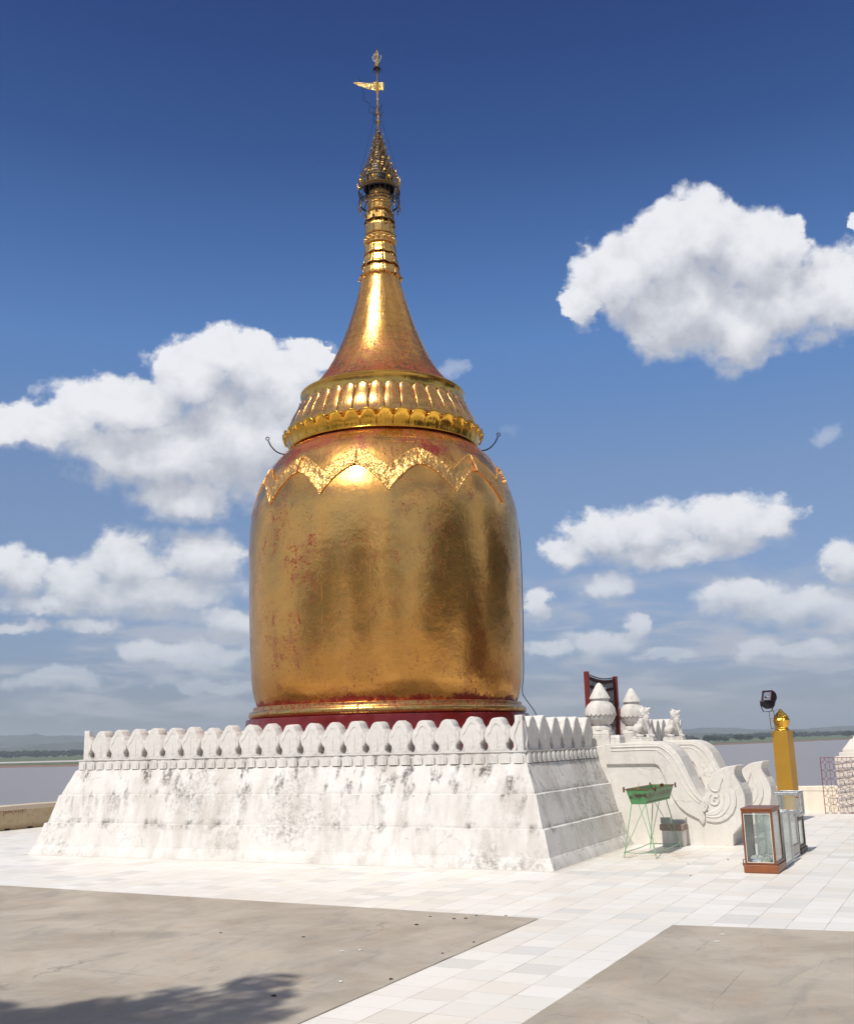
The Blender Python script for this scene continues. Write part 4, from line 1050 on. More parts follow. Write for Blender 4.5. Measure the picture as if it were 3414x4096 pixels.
# cavetto band and lip
mb = MB(); mb.lathe(gb([(1.60, 8.17), (1.615, 8.22), (1.615, 8.30), (1.622, 8.38), (1.645, 8.44), (1.655, 8.455), (1.655, 8.475), (1.63, 8.485), (1.57, 8.49)]), 140, mod=lambda a, j, r, z: .005*mnoise.noise(Vector((math.cos(a)*8, math.sin(a)*8, z*3))))
mb.build('cavetto_band', mat_gold('gold_cavetto', .35, 'plain', .2, (.74, .44, .10)), stupa, smooth=True, angle=60)
CONE = smooth_prof([(1.60, 8.475), (1.50, 8.55), (1.375, 8.66), (1.185, 8.90), (1.02, 9.17), (.875, 9.48), (.745, 9.80), (.635, 10.12), (.545, 10.42), (.47, 10.70), (.42, 10.95), (.405, 11.06)])
def cone_r(z):
    for (r0, z0), (r1, z1) in zip(CONE, CONE[1:]):
        if z0 <= z <= z1: return r0+(r1-r0)*(z-z0)/max(z1-z0, 1e-6)
    return CONE[0][0] if z < CONE[0][1] else CONE[-1][0]
def cone_pt(a, z, off):
    r = cone_r(z); dr = (cone_r(z+.04)-cone_r(z-.04))/.08; nl = math.sqrt(1+dr*dr); return ((r+off/nl)*math.cos(a), (r+off/nl)*math.sin(a), z-ZB-dr*off/nl)
mb = MB(); mb.lathe(gb(CONE), 120, mod=lambda a, j, r, z: .006*mnoise.noise(Vector((math.cos(a)*4, math.sin(a)*4, z*1.5)))); mb.build('cone', M['gold_cone'], stupa, smooth=True)
rivets(cone_r, [8.56, 8.68, 8.80, 8.95, 9.12, 9.32, 9.55, 9.80, 10.08, 10.38, 10.70], .05, 26, 'rivets', stupa, cone_pt)

# neck of the spire
neck_prof = smooth_prof([(.385, 11.04), (.350, 11.30), (.310, 11.55), (.288, 11.78), (.280, 11.95), (.283, 12.20), (.285, 12.32), (.262, 12.48), (.245, 12.70), (.225, 12.95), (.205, 13.2)], 3)
mb = MB(); mb.lathe(gb(neck_prof), 60); mb.build('neck', M['gold_spire'], stupa, smooth=True)
def nr(z):
    for (r0, z0), (r1, z1) in zip(neck_prof, neck_prof[1:]):
        if z0 <= z <= z1: return r0+(r1-r0)*(z-z0)/max(z1-z0, 1e-6)
    return neck_prof[-1][0]
def leaf_ring(z0, z1, n_, flare, down, name='petal_ring', mat='gold_spire', rot=0):
    """ring of panels whose lower edge curls outward to points"""
    mb = MB(); m_ = 7
    for i in range(n_):
        a0 = 2*math.pi*(i+rot)/n_; da = math.pi/n_*.93; o = len(mb.v)
        rows_ = [(0, .012), (.35, .02), (.7, .022), (.88, .022+flare*.35), (1.0, .022+flare)]
        for t, off in rows_:
            for c in range(m_):
                u = -1+2*c/(m_-1); z = z1-(z1-z0)*t-(down*(1-abs(u))**1.0*t**4)
                r = nr(z)+off+(.012 if abs(u) > .8 and t < .9 else 0)+(flare*.5*(1-abs(u))*t**6)
                a = a0+u*da*(1-.1*t*t*0)
                mb.v.append((r*math.cos(a), r*math.sin(a), z-ZB))
        for j in range(len(rows_)-1):
            for c in range(m_-1): mb.f.append((o+j*m_+c, o+j*m_+c+1, o+(j+1)*m_+c+1, o+(j+1)*m_+c))
    ob = mb.build(name, M[mat], stupa, smooth=True, angle=35); md = ob.modifiers.new('s', 'SOLIDIFY'); md.thickness = .008; md.offset = -1
    return ob
leaf_ring(11.05, 11.33, 10, .075, .07, rot=.1)
leaf_ring(11.33, 11.58, 10, .026, .04, rot=.1)
leaf_ring(11.58, 11.81, 10, .012, .03, rot=.1)
mb = MB(); mb.lathe(gb([(.30, 11.80), (.325, 11.81), (.325, 11.835), (.305, 11.85), (.305, 11.94), (.325, 11.955), (.325, 11.98), (.30, 11.99)]), 48)
br = mb.build('bead_ring', M['gold_spire'], stupa, smooth=True, angle=40)
bead0 = None
for i in range(16):
    a = 2*math.pi*i/16
    if bead0 is None: mb = MB(); mb.ball((0, 0, 0), .042, 10); bd = bead0 = mb.build('bead', M['gold_spire'], br, smooth=True)
    else: bd = bead0.copy(); COL.objects.link(bd); bd.parent = br
    bd.location = (.312*math.cos(a), .312*math.sin(a), 11.895-ZB)
leaf_ring(12.02, 12.30, 10, .004, .0, rot=.1)
leaf_ring(12.32, 12.55, 10, .012, .01, mat='gold_hti', rot=.1)
rnd = random.Random(8)
for i in range(30):                       # ragged little leaves standing out from the neck
    a = rnd.uniform(0, 6.283); z = rnd.choice([12.05, 12.2, 12.4, 12.48]) + rnd.uniform(-.05, .05); r = nr(z)+.02; s = rnd.uniform(.035, .07)
    mb = MB(); mb.v = [(0, s*.5, 0), (0, -s*.5, 0), (s*.9, 0, s*.3), (0, 0, s*.7)]; mb.f = [(0, 1, 2), (0, 2, 3), (1, 3, 2)]
    o = mb.build('leaf_tongue', M['gold_hti'], stupa); o.location = (r*math.cos(a), r*math.sin(a), z-ZB); o.rotation_euler = (0, 0, a)
for z in (12.58, 12.74, 12.9):
    mb = MB(); r = nr(z)+.006; mb.lathe(gb([(r, z-.015), (r+.014, z-.008), (r+.014, z+.008), (r, z+.015)]), 40); mb.build('neck_ring', M['gold_spire'], stupa, smooth=True)

# the umbrella crown (hti) of stacked openwork tiers
hti = MB(); rnd = random.Random(5)
HTP = smooth_prof([(.425, 13.06), (.418, 13.28), (.37, 13.44), (.28, 13.65), (.20, 13.85), (.142, 14.05), (.095, 14.25), (.055, 14.46)], 8)
def hr(z):
    for (r0, z0), (r1, z1) in zip(HTP, HTP[1:]):
        if z0 <= z <= z1: return r0+(r1-r0)*(z-z0)/max(z1-z0, 1e-6)
    return HTP[-1][0]
zs_ = [13.06, 13.10, 13.28]+[13.28+.0715*k for k in range(1, 17)]
for j, z in enumerate(zs_):
    r = hr(z)
    hti.tube([(r*math.cos(w), r*math.sin(w), z-ZB) for w in [2*math.pi*k/28 for k in range(28)]], .012 if j < 3 else .007, 5, True)
    if j == len(zs_)-1: break
    z2 = zs_[j+1]; r2 = hr(z2); n_ = max(7, int(r*2*math.pi/.085))
    if j == 0: continue
    for i in range(n_):
        if rnd.random() < .12: continue
        a = 2*math.pi*(i+.5*(j % 2)+rnd.uniform(-.12, .12))/n_; w = rnd.uniform(.24, .34)*2*math.pi/n_; hh = (z2-z)*rnd.uniform(.75, 1.15); tl = rnd.uniform(.0, .03)
        p = [(r*math.cos(a-w), r*math.sin(a-w), z-ZB), (r*math.cos(a+w), r*math.sin(a+w), z-ZB), ((r2+.01+tl)*math.cos(a+w*.8), (r2+.01+tl)*math.sin(a+w*.8), z+hh*.55-ZB), ((r2+.02+tl)*math.cos(a), (r2+.02+tl)*math.sin(a), z+hh-ZB), ((r2+.01+tl)*math.cos(a-w*.8), (r2+.01+tl)*math.sin(a-w*.8), z+hh*.55-ZB)]
        o = len(hti.v); hti.v += p; hti.f.append((o, o+1, o+2, o+3, o+4))
crown = hti.build('umbrella_crown', M['gold_hti'], stupa)
crown.modifiers.new('s', 'SOLIDIFY').thickness = .006
mb = MB(); mb.lathe(gb([(.33, 13.10), (.33, 13.25), (.27, 13.45), (.16, 13.8), (.08, 14.2), (.03, 14.45)]), 24); mb.build('inner_cone', M['dark_iron'], crown, smooth=True)
for i in range(8):
    a = 2*math.pi*(i+.3)/8; mb = MB(); mb.ball((.432*math.cos(a), .432*math.sin(a), 13.20-ZB), .042, 10); mb.build('boss', M['gold_up'], crown, smooth=True)
low = MB()
for z, r, t in ((13.02, .435, .010), (12.80, .425, .012), (12.75, .40, .010)):
    low.tube([(r*math.cos(w), r*math.sin(w), z-ZB) for w in [2*math.pi*k/32 for k in range(32)]], t, 5, True)
for i in range(24):
    a = 2*math.pi*i/24; low.tube([(.43*math.cos(a), .43*math.sin(a), 13.06-ZB), ((.42+.02*math.sin(i*2.2))*math.cos(a+.03), (.42+.02*math.sin(i*2.2))*math.sin(a+.03), 12.93-ZB), (.425*math.cos(a), .425*math.sin(a), 12.80-ZB)], .007, 4)
for i in range(8):
    a = 2*math.pi*i/8; low.tube([(.24*math.cos(a), .24*math.sin(a), 12.95-ZB), (.40*math.cos(a), .40*math.sin(a), 12.75-ZB)], .008, 4)
lowo = low.build('hanging_ring', M['dark_iron'], stupa)
bellm = None
for i in range(16):
    a = 2*math.pi*(i+.4)/16; r = .43
    if bellm is None:
        b = MB(); b.lathe([(.004, .0), (.010, -.01), (.016, -.04), (.028, -.065), (.001, -.062)], 8); b.tube([(0, 0, .03), (0, 0, 0)], .003, 4)
        b.prism([(0, -.075), (.018, -.115), (0, -.15), (-.018, -.115)], lambda q: (q[0], -.002, q[1]), lambda q: (q[0], .002, q[1]))
        ob = b.build('little_bell', M['gold_hti'], lowo); bellm = ob
    else: ob = bellm.copy(); COL.objects.link(ob); ob.parent = lowo
    ob.location = (r*math.cos(a), r*math.sin(a), 12.74-ZB-.02*math.sin(i*3)); ob.rotation_euler = (0, 0, a)
# finial rod, vane and bud
mb = MB(); mb.lathe(gb([(.05, 14.44), (.022, 14.50), (.018, 14.62), (.032, 14.66), (.035, 14.74), (.016, 14.78), (.016, 14.80), (.036, 14.84), (.036, 14.93), (.022, 15.0), (.018, 15.2), (.014, 15.32), (.014, 15.38), (.030, 15.42), (.030, 15.46), (.018, 15.5), (.020, 15.66), (.012, 15.76), (.012, 15.84), (.026, 15.88), (.02, 15.92)]), 14)
rod = mb.build('finial_rod', M['gold_hti'], stupa, smooth=True)
mb = MB()
for z, n_, s in ((15.06, 5, .09), (14.90, 6, .09), (14.70, 5, .05), (14.53, 6, .045)):
    for i in range(n_):
        a = 2*math.pi*i/n_+z; mb.tube([(.02*math.cos(a), .02*math.sin(a), z-ZB-.04), ((.02+s*.6)*math.cos(a), (.02+s*.6)*math.sin(a), z-ZB-.03), ((.02+s)*math.cos(a), (.02+s)*math.sin(a), z-ZB+.01), ((.01+s)*math.cos(a), (.01+s)*math.sin(a), z-ZB+.03)], .007, 4)
mb.build('curled_leaves', M['dark_iron'], rod)
Lx, Ly = -.881, -.473
vane = [(.52, 15.66), (.47, 15.67), (.40, 15.665), (.30, 15.655), (.20, 15.645), (.10, 15.65), (.04, 15.68), (.0, 15.70), (-.03, 15.66), (-.13, 15.66), (-.145, 15.60), (-.135, 15.50), (-.125, 15.465), (-.09, 15.475), (-.05, 15.465), (.0, 15.455), (.04, 15.465), (.09, 15.475), (.14, 15.49), (.19, 15.50), (.24, 15.525), (.29, 15.535), (.34, 15.565), (.39, 15.58), (.44, 15.61), (.49, 15.63)]
mb = MB(); mb.prism(vane, lambda q: (Lx*q[0]-Ly*.006, Ly*q[0]+Lx*.006, q[1]-ZB), lambda q: (Lx*q[0]+Ly*.006, Ly*q[0]-Lx*.006, q[1]-ZB))
vn = mb.build('vane', mat_gold('pierced_vane_gold', .8, 'plain', .35, (.70, .52, .20), 1.6), stupa)
mb = MB(); rnd = random.Random(11)
for i in range(46):
    u = rnd.uniform(-.12, .46); zt = 15.65-.0*u; zb = 15.47+max(0, u)*.33; z = rnd.uniform(zb, zt); mb.ball((Lx*u+rnd.choice([-.008, .008])*Ly, Ly*u+rnd.choice([-.008, .008])*-Lx, z-ZB), rnd.uniform(.008, .014), 6)
mb.build('vane_ornament', M['gold_up'], vn)
mb = MB(); n_ = 8
for i in range(n_):
    a = 2*math.pi*i/n_; o = len(mb.v); w = .33
    mb.v += [(.015*math.cos(a-w), .015*math.sin(a-w), 16.07-ZB), (.015*math.cos(a+w), .015*math.sin(a+w), 16.07-ZB), (.065*math.cos(a+w), .065*math.sin(a+w), 16.02-ZB), (.115*math.cos(a), .115*math.sin(a), 15.945-ZB), (.065*math.cos(a-w), .065*math.sin(a-w), 16.02-ZB)]
    mb.f.append((o, o+1, o+2, o+3, o+4))
lb = mb.build('drooping_lotus', M['dark_iron'], stupa); lb.modifiers.new('s', 'SOLIDIFY').thickness = .008
mb = MB(); mb.lathe(gb([(.018, 15.90), (.02, 16.03), (.05, 16.07), (.04, 16.14), (.03, 16.18), (.045, 16.22), (.06, 16.27), (.055, 16.31), (.045, 16.35), (.03, 16.40), (.018, 16.44), (.001, 16.50)]), 14)
bud = mb.build('diamond_bud', M['gold_hti'], stupa, smooth=True)
mb = MB()
for i in range(6):
    a = 2*math.pi*i/6+.3; mb.tube([(.03*math.cos(a), .03*math.sin(a), 16.17-ZB), (.085*math.cos(a), .085*math.sin(a), 16.22-ZB), (.09*math.cos(a), .09*math.sin(a), 16.27-ZB)], .010, 5); mb.ball((.09*math.cos(a), .09*math.sin(a), 16.29-ZB), .018, 6, 1.8)
mb.build('bud_leaves', M['grey_alu'], bud)
# loose wires
def hang(pts, r, name, mat='dark_iron'):
    mb = MB(); mb.tube(smooth_prof3(pts), r, 5); return mb.build(name, M[mat], stupa)
def smooth_prof3(pts, k_=5):
    P_ = [pts[0]]+list(pts)+[pts[-1]]; out = []
    for i in range(1, len(P_)-2):
        for s in range(k_):
            t = s/k_; a, b, c, d = P_[i-1], P_[i], P_[i+1], P_[i+2]
            out.append(tuple(.5*((2*b[j])+(-a[j]+c[j])*t+(2*a[j]-5*b[j]+4*c[j]-d[j])*t*t+(-a[j]+3*b[j]-3*c[j]+d[j])*t**3) for j in (0, 1, 2)))
    out.append(pts[-1]); return out
def Lp(u, z, back=0): return (Lx*u-Ly*back, Ly*u+Lx*back, z-ZB)
hang([Lp(.40, 15.78), Lp(.36, 15.68), Lp(.34, 15.56), Lp(.30, 15.46), Lp(.30, 15.28), Lp(.26, 15.2), Lp(.18, 15.16), Lp(.17, 15.06), Lp(.20, 14.98), Lp(.16, 14.93), Lp(.06, 14.92)], .006, 'loose_wire')
hang([Lp(.06, 14.90), Lp(.10, 14.80), Lp(.08, 14.72), Lp(.02, 14.72)], .006, 'loose_wire')
for s_ in (1, -1): hang([Lp(.05*s_, 14.85), Lp(.30*s_, 13.9), Lp(.44*s_, 13.2)], .003, 'stay_wire')
# iron hooks on either side of the lotus collar
for s_, f_ in ((1, 0), (-1, 0)):
    hang([Lp(1.80*s_, 7.36), Lp(1.96*s_, 7.33), Lp(2.12*s_, 7.38), Lp(2.24*s_, 7.50), Lp(2.30*s_, 7.62)], .014, 'hook')
    mb = MB(); c = Lp(2.315*s_, 7.665); mb.tube([(c[0]+Lx*.032*math.cos(w), c[1]+Ly*.032*math.cos(w), c[2]+.032*math.sin(w)) for w in [k*math.pi/6 for k in range(12)]], .010, 5, True); mb.build('hook_eye', M['dark_iron'], stupa)
# lightning cable down the right flank
vr = AZ0+R(83)   # right-hand flank seen from the terrace
def flank(z, off, a): r = (bell_r(z) if z > 2.4 else 2.5)+off; return (r*math.cos(a), r*math.sin(a), z-ZB)
ca = math.atan2(.473, .881)-R(2)
hang([flank(7.1, .04, ca), flank(6.7, .03, ca), flank(6.2, .025, ca), flank(5.6, .02, ca), flank(5.0, .02, ca), flank(4.2, .018, ca), flank(3.5, .02, ca), flank(2.9, .04, ca), flank(2.55, .06, ca), (2.60*math.cos(ca), 2.62*math.sin(ca), 2.42-ZB), (2.78*math.cos(ca), 2.78*math.sin(ca), 2.15-ZB), (2.85*math.cos(ca), 2.85*math.sin(ca), 1.9-ZB)], .009, 'lightning_cable', 'cable')

# ------------------------------------------------------------------ offering trough on rod legs
tr = empty('offering_trough', (-.48, 9.37, 0), label='rusty green metal trough on thin splayed rod legs beside the plinth', cat='trough')
def tp(x, y, z): return (x+.48, y-9.37, z)
y0, y1 = 8.85, 10.20
mb = MB()
def trough_shell(o_):
    a = [tp(-.61+o_, y0+o_, .712+o_), tp(-.405-o_, y0+o_, .712+o_), tp(-.405-o_, y1-o_, .712+o_), tp(-.61+o_, y1-o_, .712+o_)]
    b = [tp(-.672+o_, y0-.03+o_, .918), tp(-.338-o_, y0-.03+o_, .918), tp(-.338-o_, y1+.03-o_, .918), tp(-.672+o_, y1+.03-o_, .918)]
    return a+b
mb.v = trough_shell(0)+trough_shell(.008)
mb.f = [(3, 2, 1, 0), (0, 1, 5, 4), (1, 2, 6, 5), (2, 3, 7, 6), (3, 0, 4, 7), (8, 9, 10, 11), (8, 12, 13, 9), (9, 13, 14, 10), (10, 14, 15, 11), (11, 15, 12, 8), (4, 5, 13, 12), (5, 6, 14, 13), (6, 7, 15, 14), (7, 4, 12, 15)]
box = mb.build('basin', M['green'], tr)
mb = MB()
for a, b in (((-.678, y0-.035), (-.332, y0-.035)), ((-.332, y0-.035), (-.332, y1+.035)), ((-.332, y1+.035), (-.678, y1+.035)), ((-.678, y1+.035), (-.678, y0-.035))):
    mb.tube([tp(*a, .918), tp(*b, .918)], .0075, 5)
for x_, yy in ((-.70, y0-.03), (-.31, y1+.03), (-.70, y1+.03), (-.33, y0+.3)): mb.box(tp(x_, yy, .915), (.022, .022, .075))
mb.build('rim', M['rust'], box)
mb = MB(); mb.bx(tp(-.625, y0+.02, .735), tp(-.395, y1-.02, .75)); mb.build('ash_bed', mat_simple('sooty_sand', (.05, .04, .035), .95, 0, .4, 20), box)
FTS = [(-.709, 8.674), (-.249, 8.668), (-.709, 10.039), (-.259, 10.067)]
TPS = [(-.61, 8.86), (-.405, 8.86), (-.61, 10.0), (-.405, 10.0)]
for (fx, fy), (tx, ty) in zip(FTS, TPS):
    mb = MB(); mb.tube([tp(fx, fy, 0), tp(tx, ty, .715)], .0075, 6); mb.build('leg', M['green_leg'], tr)
mb = MB()
k_ = .10
def lerp(a, b, t): return a+(b-a)*t
lows = [(lerp(f[0], t[0], k_), lerp(f[1], t[1], k_)) for f, t in zip(FTS, TPS)]
for i, j in ((0, 1), (1, 3), (3, 2), (2, 0)): mb.tube([tp(*lows[i], .0715), tp((lows[i][0]+lows[j][0])/2, (lows[i][1]+lows[j][1])/2, .062), tp(*lows[j], .0715)], .006, 5)
for i, j in ((0, 1), (1, 0), (2, 3), (3, 2)):
    mb.tube([tp(*FTS[i], .06), tp(*TPS[j], .715)] if i in (0, 3) else [tp(*lows[i], .0715), tp((TPS[i][0]+TPS[j][0])/2, TPS[i][1], .715)], .005, 5)
mb.build('brace', M['green_leg'], tr)
mb = MB(); mb.box(tp(-.36, 9.72, .43), (.155, .006, .085), rz=R(12)); mb.build('name_plate', mat_simple('faded_plate', (.26, .30, .27), .5, 0, .4, 18), tr)
def can(x, y, z, r, h, mat, label, stick):
    root = empty('can', (x, y, z), label=label, cat='can', group='cans standing on the green trough')
    mb = MB(); mb.lathe([(.001, 0), (r*.93, .0), (r, .006), (r, h-.008), (r*.93, h), (r*.80, h+.001), (r*.78, h-.015), (.001, h-.015)], 20); mb.build('can_body', mat, root, smooth=True, angle=40)
    mb = MB(); mb.tube([(.01, 0, h*.3), (.006, 0, h+stick)], .003, 5); mb.build('stick', M['rust'], root)
can(-.515, 8.93, .862, .028, .088, mat_simple('gold_tin', (.45, .36, .16), .3, .7, .3, 30), 'gold drink can with a stick, standing on the near end of the trough', .05)
can(-.445, 9.95, .862, .027, .085, mat_simple('brown_tin', (.13, .035, .02), .4, .4, .3, 30), 'dark brown can standing on the far end of the trough', .03)
# a strap across the trough that carries the cans
mb = MB(); mb.box(tp(-.505, 8.93, .857), (.30, .08, .008)); mb.box(tp(-.505, 9.95, .857), (.30, .08, .008)); mb.build('strap', M['rust'], tr)

# ------------------------------------------------------------------ donation cases
def case(name, x0, x1, y0, y1, z0, z1, post, mats, label, base=0, parts=True, top_solid=True, glassback=True):
    cx, cy = (x0+x1)/2, (y0+y1)/2; w, d, h = x1-x0, y1-y0, z1-z0
    root = empty(name, (cx, cy, z0), label=label, cat='donation box', group=None)
    fm, bm_ = mats
    if base:
        mb = MB(); mb.bx((-w/2-.018, -d/2-.018, 0), (w/2+.018, d/2+.018, base)); mb.build('plinth_base', bm_, root, bevel=.008)
    zb = base
    mb = MB(); p = post
    for sx in (-1, 1):
        for sy in (-1, 1): mb.box((sx*(w/2-p/2), sy*(d/2-p/2), (zb+h)/2), (p, p, h-zb-.004))
    for z in (zb+p*.5, h-p*.6):
        mb.box((0, -d/2+p/2-.001, z), (w-2*p, p, p)); mb.box((0, d/2-p/2+.001, z), (w-2*p, p, p))
        mb.box((-w/2+p/2-.001, 0, z), (p, d-2*p, p)); mb.box((w/2-p/2+.001, 0, z), (p, d-2*p, p))
    mb.build('frame', fm, root, bevel=.003)
    mb = MB(); mb.bx((-w/2+.004, -d/2+.004, zb+.001), (w/2-.004, d/2-.004, zb+.010)); mb.build('floor', bm_, root)
    mb = MB()
    if top_solid: mb.bx((-w/2-.006, -d/2-.006, h-.004), (w/2+.006, d/2+.006, h+.022)); mb.build('lid', fm, root, bevel=.004)
    else: mb.bx((-w/2+p, -d/2+p, h-p*.6), (w/2-p, d/2-p, h-p*.6+.004)); mb.build('top_pane', M['glass'], root)
    for c, dim in (((0, -d/2+p*.35, (zb+h)/2), (w-2*p, .004, h-zb-2*p)), ((w/2-p*.35, 0, (zb+h)/2), (.004, d-2*p, h-zb-2*p)), ((-w/2+p*.35, 0, (zb+h)/2), (.004, d-2*p, h-zb-2*p)), ((0, d/2-p*.35, (zb+h)/2), (w-2*p, .004, h-zb-2*p))):
        mb = MB(); mb.box(c, dim); mb.build('pane', M['glass'], root)
    return root
c1 = case('donation_box', 1.178, 1.546, 7.445, 8.03, 0, .735, .030, (M['wood'], M['wood_light']), 'brown wooden glass-sided donation box at the front of the row', base=.092)
mb = MB(); mb.box((0, -.2995, .405), (.315, .004, .60)); 
mb = MB(); t_ = .006
for a, b in (((-.158, -.296, .12), (-.152, -.290, .69)), ((.152, -.296, .12), (.158, -.290, .69)), ((-.158, -.2965, .684), (.158, -.2905, .690)), ((-.158, -.2965, .118), (.158, -.2905, .124))): mb.bx(a, b)
mb.build('white_bead', mat_simple('white_bead', (.75, .74, .70), .5), c1)
mb = MB(); mb.bx((-.172, -.25, .10), (-.166, .27, .70)); mb.build('side_board', M['wood_dark'], c1)
mb = MB(); mb.tube([(-.19, -.24, .15), (-.215, -.24, .145), (-.215, -.24, .10), (-.195, -.24, .10)], .006, 6); mb.box((-.212, -.24, .088), (.02, .03, .03)); mb.build('padlock', M['rust'], c1)
c2 = case('donation_box', 1.20, 1.545, 8.20, 8.78, 0, .655, .026, (M['grey_alu'], M['grey_alu']), 'aluminium and glass donation box just behind the wooden one', base=0, top_solid=False)
c3 = case('donation_box', 1.17, 1.515, 9.02, 9.60, 0, .60, .036, (M['grey_alu'], M['grey_alu']), 'aluminium donation box with panelled side, third in the row', base=0, top_solid=False)
mb = MB(); mb.bx((.166, -.25, .05), (.175, .25, .16)); mb.build('side_panel', mat_simple('cream_panel', (.55, .53, .47), .5), c3)
c4 = case('donation_box', 1.14, 1.505, 9.72, 10.29, 0, .475, .040, (M['wood_dark'], M['wood_dark']), 'low dark wooden donation box at the back of the row', base=.06)
c5 = case('donation_box', 1.235, 1.55, 9.66, 10.16, .50, .835, .038, (M['grey_alu'], M['grey_alu']), 'aluminium glass box stacked on the low dark one, in front of the gilded pillar', base=0, top_solid=False)
mb = MB(); s_ = .009
mb.box((.139, -.2525, .262), (.034, .004, .012)); mb.box((.139, -.2525, .262), (.012, .0042, .034)); mb.build('red_cross_mark', mat_simple('dark_red_mark', (.30, .02, .03), .5), c5)

# money and slips lying in the boxes
NOTE_C = [('blue', (.40, .50, .75)), ('grey', (.58, .59, .60)), ('green', (.20, .36, .25)), ('tan', (.66, .50, .30)), ('white', (.80, .81, .80)), ('pinkish', (.62, .50, .48)), ('teal', (.40, .55, .54))]
note_m = {k: mat_simple(k+'_note', c, .7, 0, .35, 40) for k, c in NOTE_C}
def note(k, crump, seed):
    rnd = random.Random(seed); mb = MB(); nx, ny = 8, 5; w, h = .095, .05
    for j in range(ny+1):
        for i in range(nx+1):
            u, v = i/nx-.5, j/ny-.5; p = Vector((u*5, v*4, seed*1.7))
            mb.v.append((u*w*(1-.35*crump), v*h*(1-.2*crump)+.01*crump*mnoise.noise(p), .012+.030*crump*mnoise.noise(p)+.016*crump*math.cos(u*9)))
    for j in range(ny):
        for i in range(nx): a = j*(nx+1)+i; mb.f.append((a, a+1, a+nx+2, a+nx+1))
    o = mb.build('banknote', note_m[k], smooth=False); o.modifiers.new('s', 'SOLIDIFY').thickness = .0012
    return o
rnd = random.Random(21)
special = [('blue', -.07, -.20, .10, .03, .9, 'crumpled pale blue banknote behind the front pane of the wooden donation box'),
           ('white', -.035, -.262, .02, .012, 1.5, 'white printed slip propped against the front pane of the wooden donation box'),
           ('tan', .055, -.262, .02, .01, 1.5, 'tan banknote lying against the front pane of the wooden donation box'),
           ('green', .06, -.20, .05, .035, 1.3, 'dark green banknote standing behind the tan one in the wooden donation box')]
for k, x, y, rz, z, tilt, lb in special:
    o = note(k, .35, hash(lb) % 7+1 if False else len(lb)); o.location = (1.362+x, 7.7375+y, .105+z); o.rotation_euler = (tilt, 0, rz); tag(o, lb, 'banknote', 'banknotes heaped in the wooden donation box')
for i in range(30):
    k = NOTE_C[rnd.randrange(7)][0]; o = note(k, rnd.uniform(.7, 1.5), i+3)
    x, y = rnd.uniform(-.12, .12), rnd.uniform(-.20, .22)
    o.location = (1.362+x, 7.7375+y, .108+.012*(i % 5)+rnd.uniform(0, .02)); o.rotation_euler = (rnd.uniform(-.9, .9), rnd.uniform(-.5, .5), rnd.uniform(0, 6.28))
    tag(o, 'crumpled banknote in the loose heap in the wooden donation box', 'banknote', 'loose banknotes in the wooden donation box')

# ------------------------------------------------------------------ gilded pillar with floodlight
PYY = 15.2
pc = on_y(2900+835/3.405, 2700+758/3.405, PYY)     # front-right top corner
w_ = .298; th_ = R(12.5)
cxp = pc.x-(w_/2*math.cos(th_)-w_/2*math.sin(th_)); cyp = PYY+(w_/2*math.cos(th_)+w_/2*math.sin(th_))
pil = empty('gilded_pillar', (cxp, cyp, 0), -th_, label='square gold-painted pillar crowned by a small gilded urn', cat='pillar')
PH = pc.z
mb = MB(); mb.box((0, 0, (PH-.0)/2), (w_*1.0, w_*1.0, PH), taper=.94)
mb.v = [(x*(1.03 if z < .1 else 1.06), y*(1.03 if z < .1 else 1.06), z) for x, y, z in mb.v]
mb.build('shaft', M['pillar'], pil, bevel=.006)
mb = MB(); mb.lathe([(.10, 0), (.135, .002), (.135, .02), (.118, .03), (.122, .045), (.112, .06), (.120, .075), (.138, .12), (.148, .165), (.152, .19), (.160, .20), (.150, .215), (.142, .24), (.132, .262), (.138, .272), (.125, .285), (.098, .32), (.060, .36), (.030, .39), (.012, .41), (.007, .43), (.001, .435)], 40, mod=lambda a, j, r, z: (.006*math.cos(a*14) if j in (10, 14) else 0))
mb.v = [(x, y, z+PH) for x, y, z in mb.v]
mb.build('urn', M['gold_up'], pil, smooth=True, angle=60)
fl = empty('floodlight', (0, PYY, 0), label='black floodlight on a thin rusty bracket tied to the gilded pillar', cat='floodlight')
def fp(x, y, dy=0):
    p = on_y(2900+x/3.405, 2700+y/3.405, PYY-.05+dy); return (p.x, p.y-PYY, p.z)
mb = MB(); mb.tube([fp(590, 497), fp(622, 733)], .007, 5); mb.tube([fp(655, 492, .12), fp(668, 640, .12), fp(672, 722, .12)], .007, 5); mb.tube([fp(617, 733), fp(668, 724, .12)], .006, 5); mb.tube([fp(605, 598), fp(662, 592, .12)], .004, 5); mb.tube([fp(672, 722, .12), fp(680, 780, .1)], .006, 5); mb.tube([fp(515, 500), fp(660, 492, .12)], .006, 5)
mb.build('bracket', M['rust'], fl)
mb = MB(); mb.tube([fp(640, 475), fp(690, 488), fp(715, 468), fp(750, 466), fp(768, 480), fp(772, 500, .1)], .004, 5); mb.build('cable', M['cable'], fl)
